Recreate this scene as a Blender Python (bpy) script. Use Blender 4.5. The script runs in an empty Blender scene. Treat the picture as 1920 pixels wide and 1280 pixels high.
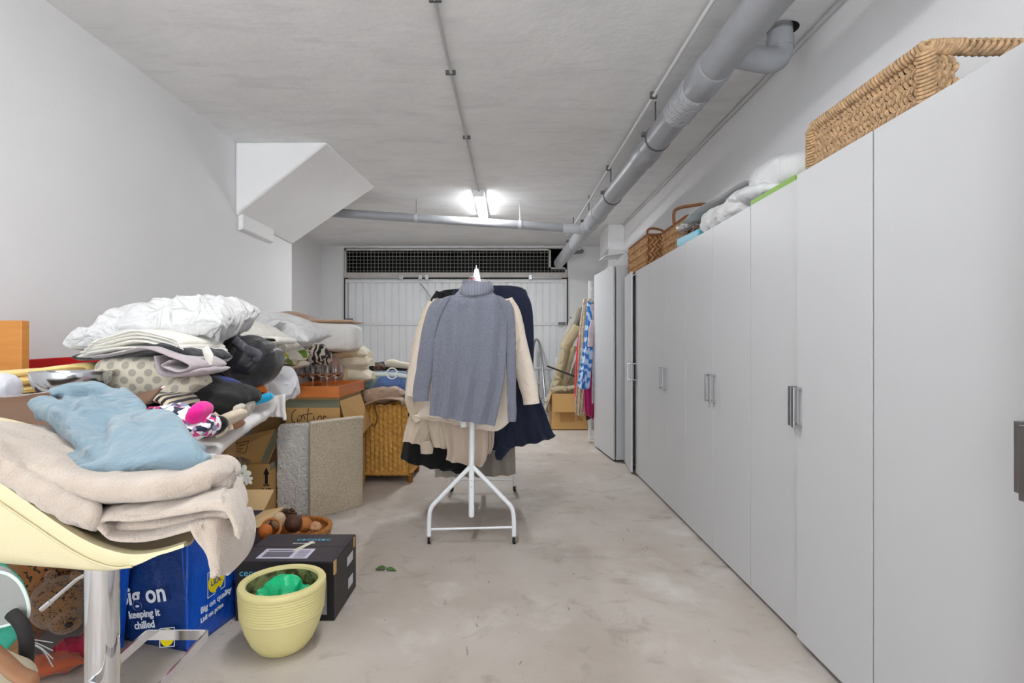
import bpy, bmesh, math, random
from math import sin, cos, pi, radians as R
from mathutils import Vector, Matrix, noise, Euler

# ---------------------------------------------------------------- camera, world, light, exposure
SC = bpy.context.scene
COL = SC.collection
F = 1020.0; CX = 952.0; CY = 646.0; H = 1.28; CEIL = 3.2
cam_d = bpy.data.cameras.new('camera'); cam = bpy.data.objects.new('camera', cam_d); COL.objects.link(cam)
cam.location = (0, 0, H); cam.rotation_euler = (R(90), 0, 0)
cam_d.sensor_fit = 'HORIZONTAL'; cam_d.sensor_width = 36.0; cam_d.lens = 36.0 * F / 1920
cam_d.shift_x = (960 - CX) / 1920; cam_d.shift_y = (CY - 640) / 1920
cam_d.clip_start = 0.02
SC.camera = cam
vs = SC.view_settings
vs.view_transform = 'Standard'; vs.look = 'None'; vs.gamma = 1.0; vs.use_curve_mapping = False
vs.exposure = 0.48
world = bpy.data.worlds.new('world'); SC.world = world; world.use_nodes = True
bg = world.node_tree.nodes['Background']; bg.inputs[1].default_value = 1.0
# added fill through the open rear: sky above, brighter lower half lifts the ceiling
_n = world.node_tree; _g = _n.nodes.new('ShaderNodeTexCoord'); _s = _n.nodes.new('ShaderNodeSeparateXYZ'); _r = _n.nodes.new('ShaderNodeValToRGB')
_n.links.new(_g.outputs['Generated'], _s.inputs[0]); _m = _n.nodes.new('ShaderNodeMapRange'); _m.inputs[1].default_value = -1; _n.links.new(_s.outputs['Z'], _m.inputs[0]); _n.links.new(_m.outputs[0], _r.inputs[0]); _n.links.new(_r.outputs[0], bg.inputs[0])
SKY, LOW_FILL = 2.6, 8.5
_r.color_ramp.elements[0].position = .47; _r.color_ramp.elements[0].color = (LOW_FILL * .93, LOW_FILL * .98, LOW_FILL * 1.03, 1)
_r.color_ramp.elements[1].position = .52; _r.color_ramp.elements[1].color = (SKY * .90, SKY * .96, SKY, 1)
LAMP_POWER = 20.0                     # watts of each ceiling tube (area light built with its fixture)
LAMPS = [(-0.36, 7.4, 2.6), (-0.36, 1.85, 1.0), (-0.36, -3.2, 1.5)]
SC.cycles.max_bounces = 10; SC.cycles.diffuse_bounces = 6

def P(px, py, Z): return Vector(((px - CX) * Z / F, Z, H - (py - CY) * Z / F))
def PX(px, Z): return (px - CX) * Z / F
def PZ(py, Z): return H - (py - CY) * Z / F

# ---------------------------------------------------------------- materials
def s2l(c):
    return tuple(((v / 255) / 12.92 if v / 255 <= 0.04045 else (((v / 255) + 0.055) / 1.055) ** 2.4) for v in c) + (1,)
MATS = {}
def M(name, col, rough=.8, metal=0, bump=None, var=None, col2=None, pat=None, sheen=0, trans=0, alpha=1, coat=0, emit=0, ior=1.45, wrinkle=None):
    """bump=(scale,dist,detail)  var=(scale,amount)  pat=(kind,scale,colour2[,colour3])  wrinkle=(scale,dist)"""
    if name in MATS: return MATS[name]
    m = bpy.data.materials.new(name); m.use_nodes = True; nt = m.node_tree; N = nt.nodes; L = nt.links
    b = N['Principled BSDF']; c = s2l(col)
    b.inputs['Base Color'].default_value = c; b.inputs['Roughness'].default_value = rough
    b.inputs['Metallic'].default_value = metal; b.inputs['IOR'].default_value = ior
    b.inputs['Sheen Weight'].default_value = sheen; b.inputs['Transmission Weight'].default_value = trans
    b.inputs['Alpha'].default_value = alpha; b.inputs['Coat Weight'].default_value = coat
    if emit:
        b.inputs['Emission Color'].default_value = c; b.inputs['Emission Strength'].default_value = emit
    tc = N.new('ShaderNodeTexCoord'); src = None
    def mixc(fac, a, bcol):
        mx = N.new('ShaderNodeMix'); mx.data_type = 'RGBA'
        L.new(fac, mx.inputs[0])
        for sock, v in ((mx.inputs[6], a), (mx.inputs[7], bcol)):
            if isinstance(v, tuple): sock.default_value = v
            else: L.new(v, sock)
        return mx.outputs[2]
    def ramp(sock, a, bb, flip=False):
        r = N.new('ShaderNodeMapRange'); r.inputs[1].default_value = a; r.inputs[2].default_value = bb
        if flip: r.inputs[3].default_value = 1; r.inputs[4].default_value = 0
        L.new(sock, r.inputs[0]); return r.outputs[0]
    def nz(scale, det=3, rgh=.55, vec=None):
        n = N.new('ShaderNodeTexNoise'); n.inputs['Scale'].default_value = scale; n.inputs['Detail'].default_value = det
        n.inputs['Roughness'].default_value = rgh; L.new(vec or tc.outputs['Object'], n.inputs['Vector']); return n
    if pat:
        k, s, p2 = pat[0], pat[1], s2l(pat[2])
        if k == 'dots':            # grid of round spots, on all three projections
            mp = N.new('ShaderNodeMapping'); L.new(tc.outputs['Object'], mp.inputs[0]); mp.inputs['Scale'].default_value = (s, s, s); mp.inputs['Rotation'].default_value = (0, R(45), 0)
            fr = N.new('ShaderNodeVectorMath'); fr.operation = 'FRACTION'; L.new(mp.outputs[0], fr.inputs[0])
            sb = N.new('ShaderNodeVectorMath'); sb.operation = 'SUBTRACT'; L.new(fr.outputs[0], sb.inputs[0]); sb.inputs[1].default_value = (.5, .5, .5)
            ml = N.new('ShaderNodeVectorMath'); ml.operation = 'MULTIPLY'; L.new(sb.outputs[0], ml.inputs[0]); ml.inputs[1].default_value = (1, 0, 1)
            ln = N.new('ShaderNodeVectorMath'); ln.operation = 'LENGTH'; L.new(ml.outputs[0], ln.inputs[0])
            src = mixc(ramp(ln.outputs['Value'], .34, .37, True), c, p2)
        elif k == 'voro':          # leopard-like blotches
            n0 = nz(s * .6, 2); ad = N.new('ShaderNodeMixRGB'); ad.inputs[0].default_value = .12
            L.new(tc.outputs['Object'], ad.inputs[1]); L.new(n0.outputs['Color'], ad.inputs[2])
            v = N.new('ShaderNodeTexVoronoi'); v.inputs['Scale'].default_value = s; L.new(ad.outputs[0], v.inputs['Vector'])
            src = mixc(ramp(v.outputs['Distance'], .30, .36, True), c, p2)
        elif k == 'cells':
            v = N.new('ShaderNodeTexVoronoi'); v.inputs['Scale'].default_value = s; L.new(tc.outputs['Object'], v.inputs['Vector'])
            cr = N.new('ShaderNodeValToRGB'); L.new(v.outputs['Color'], cr.inputs[0]); cr.color_ramp.interpolation = 'CONSTANT'
            cols = [c, p2] + [s2l(q) for q in pat[3:]]
            cr.color_ramp.elements[0].color = cols[0]; cr.color_ramp.elements[1].position = 1 / len(cols); cr.color_ramp.elements[1].color = cols[1]
            for i, q in enumerate(cols[2:]):
                e = cr.color_ramp.elements.new((i + 2) / len(cols)); e.color = q
            src = cr.outputs[0]
        elif k in ('stripes', 'zebra', 'brush'):
            w = N.new('ShaderNodeTexWave'); w.inputs['Scale'].default_value = s
            w.bands_direction = 'X' if k != 'brush' else 'DIAGONAL'
            w.inputs['Distortion'].default_value = {'stripes': 0, 'zebra': 9, 'brush': 7}[k]; w.inputs['Detail'].default_value = 2; w.inputs['Detail Scale'].default_value = 1.6
            L.new(tc.outputs['Object'], w.inputs['Vector'])
            src = mixc(ramp(w.outputs['Fac'], .42, .56), c, p2)
        elif k == 'wood':
            mp = N.new('ShaderNodeMapping'); L.new(tc.outputs['Object'], mp.inputs[0]); mp.inputs['Scale'].default_value = pat[3] if len(pat) > 3 else (1, 1, 14)
            n0 = nz(s, 5, .6, mp.outputs[0]); src = mixc(ramp(n0.outputs['Fac'], .3, .7), c, p2)
        elif k == 'noise':
            n0 = nz(s, 4); src = mixc(ramp(n0.outputs['Fac'], .45, .6), c, p2)
    if var:
        n1 = nz(var[0], 5, .62)
        src0 = src if src is not None else c
        d = tuple(v * (1 - var[1]) for v in c[:3]) + (1,) if col2 is None else s2l(col2)
        if src is not None:
            mm = N.new('ShaderNodeMixRGB'); mm.blend_type = 'MULTIPLY'; L.new(ramp(n1.outputs['Fac'], .35, .7), mm.inputs[0]); L.new(src, mm.inputs[1]); mm.inputs[2].default_value = (1 - var[1],) * 3 + (1,)
            src = mm.outputs[0]
        else: src = mixc(ramp(n1.outputs['Fac'], .35, .7), src0, d)
    if src is not None: L.new(src, b.inputs['Base Color'])
    prev = None
    if wrinkle:
        n2 = nz(wrinkle[0], 3, .5); n2.inputs['Distortion'].default_value = 1.4
        bp = N.new('ShaderNodeBump'); bp.inputs['Strength'].default_value = 1; bp.inputs['Distance'].default_value = wrinkle[1]
        L.new(n2.outputs['Fac'], bp.inputs['Height']); prev = bp.outputs[0]
    if bump:
        n3 = nz(bump[0], bump[2] if len(bump) > 2 else 3)
        bp = N.new('ShaderNodeBump'); bp.inputs['Strength'].default_value = 1; bp.inputs['Distance'].default_value = bump[1]
        L.new(n3.outputs['Fac'], bp.inputs['Height'])
        if prev is not None: L.new(prev, bp.inputs['Normal'])
        prev = bp.outputs[0]
    if prev is not None: L.new(prev, b.inputs['Normal'])
    MATS[name] = m; return m
def cloth(name, col, fuzz=500, **k):
    k.setdefault('sheen', .25); k.setdefault('rough', .92); k.setdefault('bump', (fuzz, .0012, 2)); k.setdefault('wrinkle', (14, .006))
    return M(name, col, **k)
def metal(name, col=(215, 215, 218), rough=.12): return M(name, col, rough=rough, metal=1)

# ---------------------------------------------------------------- object helpers
def mk(name, geo, mat, parent=None, smooth=True, bev=0, sub=0, remesh=0, sm=0, solid=0, seg=2, auto=40):
    """geo=(verts,faces) in world space -> one mesh object (origin at parent's base or at its own base)"""
    vs_, fs_ = geo
    vs_ = [Vector(v) for v in vs_]
    if parent is not None: org = Vector(parent['_org'])
    else:
        xs = [v.x for v in vs_]; ys = [v.y for v in vs_]; zs = [v.z for v in vs_]
        org = Vector(((min(xs) + max(xs)) / 2, (min(ys) + max(ys)) / 2, min(zs)))
    me = bpy.data.meshes.new(name); me.from_pydata([tuple(v - org) for v in vs_], [], fs_); me.update()
    bm = bmesh.new(); bm.from_mesh(me); bmesh.ops.recalc_face_normals(bm, faces=bm.faces); bm.to_mesh(me); bm.free()
    if isinstance(mat, (list, tuple)):
        for q in mat: me.materials.append(q)
    else: me.materials.append(mat)
    o = bpy.data.objects.new(name, me); COL.objects.link(o)
    if parent is not None: o.parent = parent
    else: o.location = org
    o['_org'] = tuple(org)
    if smooth:
        for p in me.polygons: p.use_smooth = True
    if solid:
        s = o.modifiers.new('solid', 'SOLIDIFY'); s.thickness = solid; s.offset = 0
    if remesh:
        r = o.modifiers.new('remesh', 'REMESH'); r.mode = 'VOXEL'; r.voxel_size = remesh; r.use_smooth_shade = True
    if sm:
        s = o.modifiers.new('smooth', 'SMOOTH'); s.factor = .5; s.iterations = sm
    if bev:
        b = o.modifiers.new('bevel', 'BEVEL'); b.width = bev; b.segments = seg; b.limit_method = 'ANGLE'; b.angle_limit = R(30)
    if sub:
        s = o.modifiers.new('sub', 'SUBSURF'); s.levels = sub; s.render_levels = sub
    if smooth and auto and not (remesh or sub):
        bm = bmesh.new(); bm.from_mesh(me)
        for e in bm.edges:
            if len(e.link_faces) == 2 and e.calc_face_angle(0) > R(auto): e.smooth = False
        bm.to_mesh(me); bm.free()
    return o
def tag(o, label, cat, group=None, kind=None):
    if label: o['label'] = label
    if cat: o['category'] = cat
    if group: o['group'] = group
    if kind: o['kind'] = kind
    return o
def thing(name, label, cat, loc, group=None):
    o = bpy.data.objects.new(name, None); COL.objects.link(o); o.location = loc; o['_org'] = tuple(loc); o.empty_display_size = .05
    return tag(o, label, cat, group)
def solo(name, geo, mat, label, cat, group=None, **k): return tag(mk(name, geo, mat, **k), label, cat, group)
def struct(name, geo, mat, **k):
    k.setdefault('smooth', False); o = mk(name, geo, mat, **k); o['kind'] = 'structure'; return o
def J(*gs):
    V, Fc = [], []
    for v, f in gs:
        n = len(V); V += list(v); Fc += [tuple(i + n for i in q) for q in f]
    return V, Fc
def X(geo, mat4): return [mat4 @ Vector(v) for v in geo[0]], geo[1]
def rot(geo, c, e):
    m = Matrix.Translation(c) @ Euler(e).to_matrix().to_4x4() @ Matrix.Translation(-Vector(c)); return X(geo, m)
def box(x0, x1, y0, y1, z0, z1):
    v = [(x, y, z) for z in (z0, z1) for y in (y0, y1) for x in (x0, x1)]
    return v, [(0, 2, 3, 1), (4, 5, 7, 6), (0, 1, 5, 4), (2, 6, 7, 3), (0, 4, 6, 2), (1, 3, 7, 5)]
def bx(c, s): return box(c[0] - s[0] / 2, c[0] + s[0] / 2, c[1] - s[1] / 2, c[1] + s[1] / 2, c[2] - s[2] / 2, c[2] + s[2] / 2)
def prism(poly, d):        # poly: list of 3D points, extruded by vector d
    n = len(poly); d = Vector(d); v = [Vector(p) for p in poly] + [Vector(p) + d for p in poly]
    return v, [tuple(range(n)), tuple(range(2 * n - 1, n - 1, -1))] + [(i, (i + 1) % n, n + (i + 1) % n, n + i) for i in range(n)]
def cr(pts, n=6):          # catmull-rom resample
    P_ = [Vector(p) for p in pts]; out = []
    for i in range(len(P_) - 1):
        a = P_[i - 1] if i else P_[0] * 2 - P_[1]; b, c = P_[i], P_[i + 1]; d = P_[i + 2] if i + 2 < len(P_) else c * 2 - b
        for k in range(n):
            t = k / n; out.append(.5 * ((2 * b) + (c - a) * t + (2 * a - 5 * b + 4 * c - d) * t * t + (3 * b - a - 3 * c + d) * t ** 3))
    out.append(P_[-1]); return out
def tube(pts, r, n=12, caps=True, ry=None, up=(0, 0, 1), closed=False):
    pts = [Vector(p) for p in pts]; m = len(pts); V = []; Fc = []
    T = []
    for i in range(m):
        a = pts[(i - 1) % m if closed else max(i - 1, 0)]; b = pts[(i + 1) % m if closed else min(i + 1, m - 1)]; T.append((b - a).normalized())
    u = Vector(up)
    if abs(u.dot(T[0])) > .95: u = Vector((1, 0, 0))
    nrm = (u - T[0] * u.dot(T[0])).normalized()
    for i in range(m):
        nrm = (nrm - T[i] * nrm.dot(T[i])).normalized(); bi = T[i].cross(nrm)
        ri = r(i / (m - 1)) if callable(r) else (r[i] if isinstance(r, (list, tuple)) else r)
        rj = ri if ry is None else (ry(i / (m - 1)) if callable(ry) else ri * ry)
        for k in range(n):
            t = 2 * pi * k / n; V.append(pts[i] + nrm * (sin(t) * rj) + bi * (cos(t) * ri))
    for i in range(m - (0 if closed else 1)):
        for k in range(n):
            a = i * n + k; b = i * n + (k + 1) % n; j = (i + 1) % m
            Fc.append((a, b, j * n + (k + 1) % n, j * n + k))
    if caps and not closed:
        Fc.append(tuple(range(n - 1, -1, -1))); Fc.append(tuple(range((m - 1) * n, m * n)))
    return V, Fc
def lathe(prof, c, n=40, sx=1, sy=1, cap=True):
    V = []; Fc = []
    for r, z in prof:
        for k in range(n):
            t = 2 * pi * k / n; V.append((c[0] + cos(t) * r * sx, c[1] + sin(t) * r * sy, c[2] + z))
    for i in range(len(prof) - 1):
        for k in range(n): Fc.append((i * n + k, i * n + (k + 1) % n, (i + 1) * n + (k + 1) % n, (i + 1) * n + k))
    if cap and prof[0][0] > 1e-6: Fc.append(tuple(range(n - 1, -1, -1)))
    if cap and prof[-1][0] > 1e-6: Fc.append(tuple(range((len(prof) - 1) * n, len(prof) * n)))
    return V, Fc
def cyl(c, r, h, n=24, axis='z'):
    g = lathe([(r, -h / 2), (r, h / 2)], (0, 0, 0), n)
    m = {'z': Matrix.Identity(4), 'x': Matrix.Rotation(pi / 2, 4, 'Y'), 'y': Matrix.Rotation(pi / 2, 4, 'X')}[axis]
    return X(g, Matrix.Translation(c) @ m)
def ridged(p, s, o=2):
    v = 0; a = 1; t = 0
    for _ in range(o):
        v += a * (1 - abs(noise.noise(p * s)) * 2.2); t += a; s *= 2.1; a *= .5
    return v / t
def lump(c, size, rt=(0, 0, 0), n=2.5, wr=.02, ws=6, seed=0, res=22, dirn=(1, 1, 1), bend=None):
    """cube-sphere super-ellipsoid with creased fabric displacement"""
    idx = {}; V = []; Fc = []
    so = Vector((seed * 3.17, seed * 1.31, seed * 7.7)); hs = Vector(size) / 2; E = Euler(rt).to_matrix(); c = Vector(c)
    def vid(p):
        k = (round(p[0] * res * 2), round(p[1] * res * 2), round(p[2] * res * 2))
        if k in idx: return idx[k]
        d = Vector([math.tan(q * pi / 4) for q in p]).normalized()
        r = (abs(d.x) ** n + abs(d.y) ** n + abs(d.z) ** n) ** (-1 / n); q = d * r
        w = Vector((q.x * hs.x, q.y * hs.y, q.z * hs.z))
        sp = Vector((w.x * dirn[0], w.y * dirn[1], w.z * dirn[2])) + so
        dn = Vector((q.x / hs.x, q.y / hs.y, q.z / hs.z)).normalized()
        w += dn * (wr * (ridged(sp, ws) - .55) + wr * .5 * noise.noise(sp * ws * .4))
        if bend: w = Vector(bend(w, hs))
        idx[k] = len(V); V.append(E @ w + c); return idx[k]
    for ax in range(3):
        for sg in (-1, 1):
            for i in range(res):
                for j in range(res):
                    q = []
                    for a, b in ((i, j), (i + 1, j), (i + 1, j + 1), (i, j + 1)):
                        p = [0, 0, 0]; p[ax] = sg; p[(ax + 1) % 3] = -1 + 2 * a / res; p[(ax + 2) % 3] = -1 + 2 * b / res; q.append(vid(p))
                    Fc.append(tuple(q if sg > 0 else q[::-1]))
    return V, Fc
def pillow(c, a, b, h, rt=(0, 0, 0), seed=0, wr=.012, res=40, droop=0, pinch=.1, ws=7, pw=.42):
    V = []; Fc = []; E = Euler(rt).to_matrix(); c = Vector(c); so = Vector((seed * 2.3, seed * 5.1, seed))
    for side in (1, -1):
        for i in range(res + 1):
            for j in range(res + 1):
                u = sin((-1 + 2 * i / res) * pi / 2); v = sin((-1 + 2 * j / res) * pi / 2)
                x = a / 2 * u * (1 - pinch * (1 - v * v)); y = b / 2 * v * (1 - pinch * (1 - u * u))
                e = max((1 - u * u) * (1 - v * v), 0)
                t = h / 2 * e ** pw
                p = Vector((x, y, 0)) + so
                # creases radiating from the corners + soft random ones
                ang = math.atan2(1.1 - abs(v), 1.1 - abs(u))
                wv = (ridged(Vector((p.x, p.y, side)), ws) - .5) * wr + .5 * wr * sin(ang * 22) * (u * u * v * v)
                wv *= min(1, e * 6 + .12)
                z = side * (t + wv * (1 if e > 0 else 0)) - droop * (u * u) * h
                V.append(E @ Vector((x, y, z)) + c)
    n = res + 1
    for s in (0, 1):
        for i in range(res):
            for j in range(res):
                q = [s * n * n + i * n + j, s * n * n + (i + 1) * n + j, s * n * n + (i + 1) * n + j + 1, s * n * n + i * n + j + 1]
                Fc.append(tuple(q if s == 0 else q[::-1]))
    # weld rim
    mp = {}
    for i in range(n):
        for j in range(n):
            if i in (0, res) or j in (0, res): mp[n * n + i * n + j] = i * n + j
    Fc = [tuple(mp.get(k, k) for k in q) for q in Fc]
    return V, Fc
def slabpath(cen, thick, depth, dvec=(0, 1, 0), nd=14, wr=.004, ws=9, seed=0, edge=.5, taper=None):
    """a sheet whose centreline (3D points) is swept along dvec: rounded rectangular section, soft noise"""
    C = [Vector(p) for p in cen]; m = len(C); d = Vector(dvec).normalized(); so = Vector((seed, seed * 2.7, seed * .3)); V = []; Fc = []
    ring = []
    tn = []
    for i in range(m):
        t = (C[min(i + 1, m - 1)] - C[max(i - 1, 0)]).normalized(); tn.append(t.cross(d).normalized())
    K = 3
    def th(i): return thick(i / (m - 1)) if callable(thick) else thick
    cols = []
    for j in range(nd + 1):
        s = j / nd; col = []
        off = d * (depth * (s - .5)); e = max(1 - abs(2 * s - 1) ** 5, .0) ** .5 if edge else 1
        top = []; bot = []
        for i in range(m):
            h = th(i) / 2 * (.25 + .75 * e)
            nzv = wr * (ridged(C[i] + off + so, ws) - .5)
            off2 = off * (taper(i / (m - 1)) if taper else 1)
            top.append(C[i] + off2 + tn[i] * (h + nzv)); bot.append(C[i] + off2 - tn[i] * (h - nzv * .5))
        # rounded ends
        t0 = (C[0] - C[1]).normalized(); t1 = (C[-1] - C[-2]).normalized()
        ring = top + [(top[-1] * .8 + bot[-1] * .2) + t1 * th(m - 1) * .3, (top[-1] * .2 + bot[-1] * .8) + t1 * th(m - 1) * .3] + bot[::-1] + [(bot[0] * .8 + top[0] * .2) + t0 * th(0) * .3, (bot[0] * .2 + top[0] * .8) + t0 * th(0) * .3]
        cols.append(ring)
    n = len(cols[0])
    for r_ in cols: V += r_
    for j in range(nd):
        for k in range(n): Fc.append((j * n + k, j * n + (k + 1) % n, (j + 1) * n + (k + 1) % n, (j + 1) * n + k))
    for j in (0, nd):       # end caps as strips between top and bottom
        b0 = j * n
        for i in range(m - 1):
            a, b = b0 + i, b0 + i + 1; c, e_ = b0 + (m + 2) + (m - 1 - i), b0 + (m + 2) + (m - 2 - i)
            Fc.append((a, b, e_, c) if j else (c, e_, b, a))
        Fc.append((b0 + m - 1, b0 + m, b0 + m + 1, b0 + m + 2)); Fc.append((b0 + 2 * m + 2, b0 + 2 * m + 3, b0, b0 + 2 * m + 1)[:4])
    return V, Fc
def folded(c, w, d, n, t, rt=(0, 0, 0), seed=0, fill=.82, wr=.004, jit=.01):
    """serpentine folded cloth, w along x, d along y, n layers of thickness t"""
    rd = random.Random(seed); pts = []
    for i in range(n):
        j0 = rd.uniform(-jit, jit); j1 = rd.uniform(-jit, jit); xs = [-w / 2 + j0, -w / 4, 0, w / 4, w / 2 + j1]
        z = (i + .5) * t
        row = [Vector((x, 0, z + rd.uniform(-.1, .1) * t)) for x in xs]
        if i % 2: row = row[::-1]
        pts += row
        if i < n - 1: pts.append(Vector((row[-1].x + (t * .5 if i % 2 == 0 else -t * .5), 0, z + t / 2)))
    g = slabpath(cr(pts, 4), t * fill, d, nd=10, wr=wr, seed=seed)
    return X(g, Matrix.Translation(c) @ Euler(rt).to_matrix().to_4x4())
def body(rows, Z, th=.05, nf=5, amp=.012, seed=0, n=72, sub=5, closed_bottom=True, fall=1.0):
    """hanging garment body: rows=[(xl,yl,xr,yr)] pixel edges at depth Z -> closed tube with folds growing downwards"""
    rr = cr([Vector((r[0], r[1], 0)) for r in rows], sub); rl = cr([Vector((r[2], r[3], 0)) for r in rows], sub); V = []; Fc = []
    m = len(rr); so = Vector((seed * 1.7, seed, 0))
    for i in range(m):
        v = i / (m - 1); A = P(rr[i].x, rr[i].y, Z); B = P(rl[i].x, rl[i].y, Z)
        for k in range(n):
            t = 2 * pi * k / n; u = .5 - .5 * cos(t); p = A.lerp(B, u)
            y = th * (abs(sin(t)) ** .7) * (1 if t < pi else -1) * (.55 + .45 * min(1, v * 3))
            w = sin(2 * pi * nf * u + seed + 1.5 * noise.noise(Vector((u * 3, v * 1.5, seed)))) * amp * (v ** fall)
            w += .006 * noise.noise(Vector((u * 9, v * 12, seed))) + .3 * amp * ridged(Vector((u * 2.2, v * 2.6, seed * 2)), 1.6)
            p.y -= y + w; V.append(p)
    for i in range(m - 1):
        for k in range(n): Fc.append((i * n + k, i * n + (k + 1) % n, (i + 1) * n + (k + 1) % n, (i + 1) * n + k))
    Fc.append(tuple(range(n - 1, -1, -1)))
    if closed_bottom:
        # hem turns inwards a little
        base = (m - 1) * n; cz = [(V[base + k] + V[base + (n - k) % n]) / 2 for k in range(n)]
        for k in range(n): V.append(V[base + k].lerp(cz[k], .35) + Vector((0, 0, .012)))
        for k in range(n): Fc.append((base + k, base + (k + 1) % n, m * n + (k + 1) % n, m * n + k))
        Fc.append(tuple(range(m * n, m * n + n)))
    return V, Fc
def sleeve(path, Z, ry=.55, seed=0, wr=.006, n=22, dz=0, sub=6):
    """path=[(px,py,width_px[,dZ])]"""
    pts = []; rad = []
    C = cr([Vector((q[0], q[1], q[2])) for q in path], sub); D = cr([Vector((q[3] if len(q) > 3 else 0, 0, 0)) for q in path], sub)
    for q, dd in zip(C, D):
        pts.append(P(q.x, q.y, Z) + Vector((0, dd.x + dz, 0))); rad.append(q.z / 2 * Z / F)
    g = tube(pts, rad, n, True, ry, up=(0, -1, 0)); V = []
    for v in g[0]:
        w = Vector((v[0], v[1], v[2])); nn = Vector((w.x * 3, w.y * 3, w.z * 5 + seed))
        V.append(w + Vector((noise.noise(nn * 4) * wr * .5, -wr * (ridged(nn, 3) - .5), 0)))
    return V, g[1]
def text(s, size, o, xd, up, mat, parent, name='lettering', shear=0, ext=.0006, bold=0, align='LEFT', sx=1, label=None):
    cu = bpy.data.curves.new('t', 'FONT'); cu.body = s; cu.size = size; cu.shear = shear; cu.extrude = ext; cu.offset = bold; cu.align_x = align; cu.resolution_u = 3
    ob = bpy.data.objects.new('t', cu); me = bpy.data.meshes.new_from_object(ob); bpy.data.objects.remove(ob)
    xd = Vector(xd).normalized(); up = Vector(up); up = (up - xd * up.dot(xd)).normalized(); nn = xd.cross(up)
    V = [Vector(o) + xd * (v.co.x * sx) + up * v.co.y + nn * (v.co.z + .0012) for v in me.vertices]; Fc = [tuple(p.vertices) for p in me.polygons]
    bpy.data.meshes.remove(me)
    r = mk(name, (V, Fc), mat, parent, smooth=False)
    if label: r['label'] = label
    return r
def strokes(polys, o, xd, up, r, mat, parent, name='handwriting', label=None):
    xd = Vector(xd).normalized(); up = Vector(up); g = []
    for pl in polys: g.append(tube(cr([Vector(o) + xd * a + up * b for a, b in pl], 5), r, 5))
    q = mk(name, J(*g), mat, parent)
    if label: q['label'] = label
    return q
def quad(a, b, c, d, t=.004):
    a, b, c, d = map(Vector, (a, b, c, d)); n = (b - a).cross(d - a).normalized() * t; return prism([a, b, c, d], n)
def copy_tree(o, loc, rz=0, label=None):
    c = o.copy(); COL.objects.link(c); c.location = loc; c.rotation_euler = (0, 0, rz)
    if label: c['label'] = label
    for ch in list(o.children):
        q = ch.copy(); COL.objects.link(q); q.parent = c
        for g in list(ch.children):
            h = g.copy(); COL.objects.link(h); h.parent = q
    return c
# ================================================================ THE SETTING
wallm = M('wall_paint', (233, 233, 234), .85, bump=(60, .0012, 4), var=(1.1, .035))
ceilm = M('ceiling_plaster', (240, 240, 240), .9, bump=(9, .006, 6), var=(1.6, .09))
soffm = M('soffit_plaster', (240, 240, 240), .9, bump=(14, .006, 5), var=(2, .04))
floorm = M('concrete_floor', (190, 182, 174), .62, bump=(30, .0012, 6), var=(1.3, .13), col2=(168, 157, 146))
def floor_detail(m):
    nt = m.node_tree; N = nt.nodes; L = nt.links; b = N['Principled BSDF']; tc = [n for n in N if n.type == 'TEX_COORD'][0]
    old = b.inputs['Base Color'].links[0].from_socket
    def layer(old, scale, sc3, lo, hi, colr, dist=0, amt=1.0):
        mp = N.new('ShaderNodeMapping'); L.new(tc.outputs['Object'], mp.inputs[0]); mp.inputs['Scale'].default_value = sc3; mp.inputs['Location'].default_value = (scale, scale * .3, 0)
        n = N.new('ShaderNodeTexNoise'); n.inputs['Scale'].default_value = scale; n.inputs['Detail'].default_value = 8; n.inputs['Roughness'].default_value = .62; n.inputs['Distortion'].default_value = dist; L.new(mp.outputs[0], n.inputs['Vector'])
        r = N.new('ShaderNodeMapRange'); r.inputs[1].default_value = lo; r.inputs[2].default_value = hi; r.inputs[4].default_value = amt; L.new(n.outputs['Fac'], r.inputs[0])
        mx = N.new('ShaderNodeMix'); mx.data_type = 'RGBA'; L.new(r.outputs[0], mx.inputs[0]); L.new(old, mx.inputs[6]); mx.inputs[7].default_value = s2l(colr); return mx.outputs[2]
    a = layer(old, 5, (1, 1, 1), .56, .70, (140, 128, 116), .6, .55)
    a = layer(a, 2.2, (1, 1, 1), .55, .75, (212, 207, 202), .3, .8)
    a = layer(a, 34, (1, .25, 1), .66, .72, (104, 95, 86), 1.2, .75)
    a = layer(a, 60, (.3, 1, 1), .69, .73, (96, 88, 80), .5, .7)
    L.new(a, b.inputs['Base Color'])
floor_detail(floorm)
def ceil_detail(m):
    nt = m.node_tree; N = nt.nodes; L = nt.links; b = N['Principled BSDF']; tc = [n for n in N if n.type == 'TEX_COORD'][0]
    old = b.inputs['Base Color'].links[0].from_socket
    mp = N.new('ShaderNodeMapping'); L.new(tc.outputs['Object'], mp.inputs[0]); mp.inputs['Scale'].default_value = (.45, 1.6, 1)
    n = N.new('ShaderNodeTexNoise'); n.inputs['Scale'].default_value = 3.2; n.inputs['Detail'].default_value = 9; n.inputs['Roughness'].default_value = .68; n.inputs['Distortion'].default_value = .8; L.new(mp.outputs[0], n.inputs['Vector'])
    r = N.new('ShaderNodeMapRange'); r.inputs[1].default_value = .5; r.inputs[2].default_value = .72; r.inputs[4].default_value = .6; L.new(n.outputs['Fac'], r.inputs[0])
    mx = N.new('ShaderNodeMix'); mx.data_type = 'RGBA'; L.new(r.outputs[0], mx.inputs[0]); L.new(old, mx.inputs[6]); mx.inputs[7].default_value = s2l((212, 212, 214)); L.new(mx.outputs[2], b.inputs['Base Color'])
ceil_detail(ceilm)
YB = 10.6; XL = -2.58; XL2 = -3.63; XR = 1.86; YF = -6.5
struct('floor', box(XL2 - .1, XR + .1, YF, YB + .1, -.12, 0), floorm)
struct('ceiling', box(XL2 - .1, XR + .1, YF, YB + .1, CEIL, CEIL + .12), ceilm)
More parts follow.
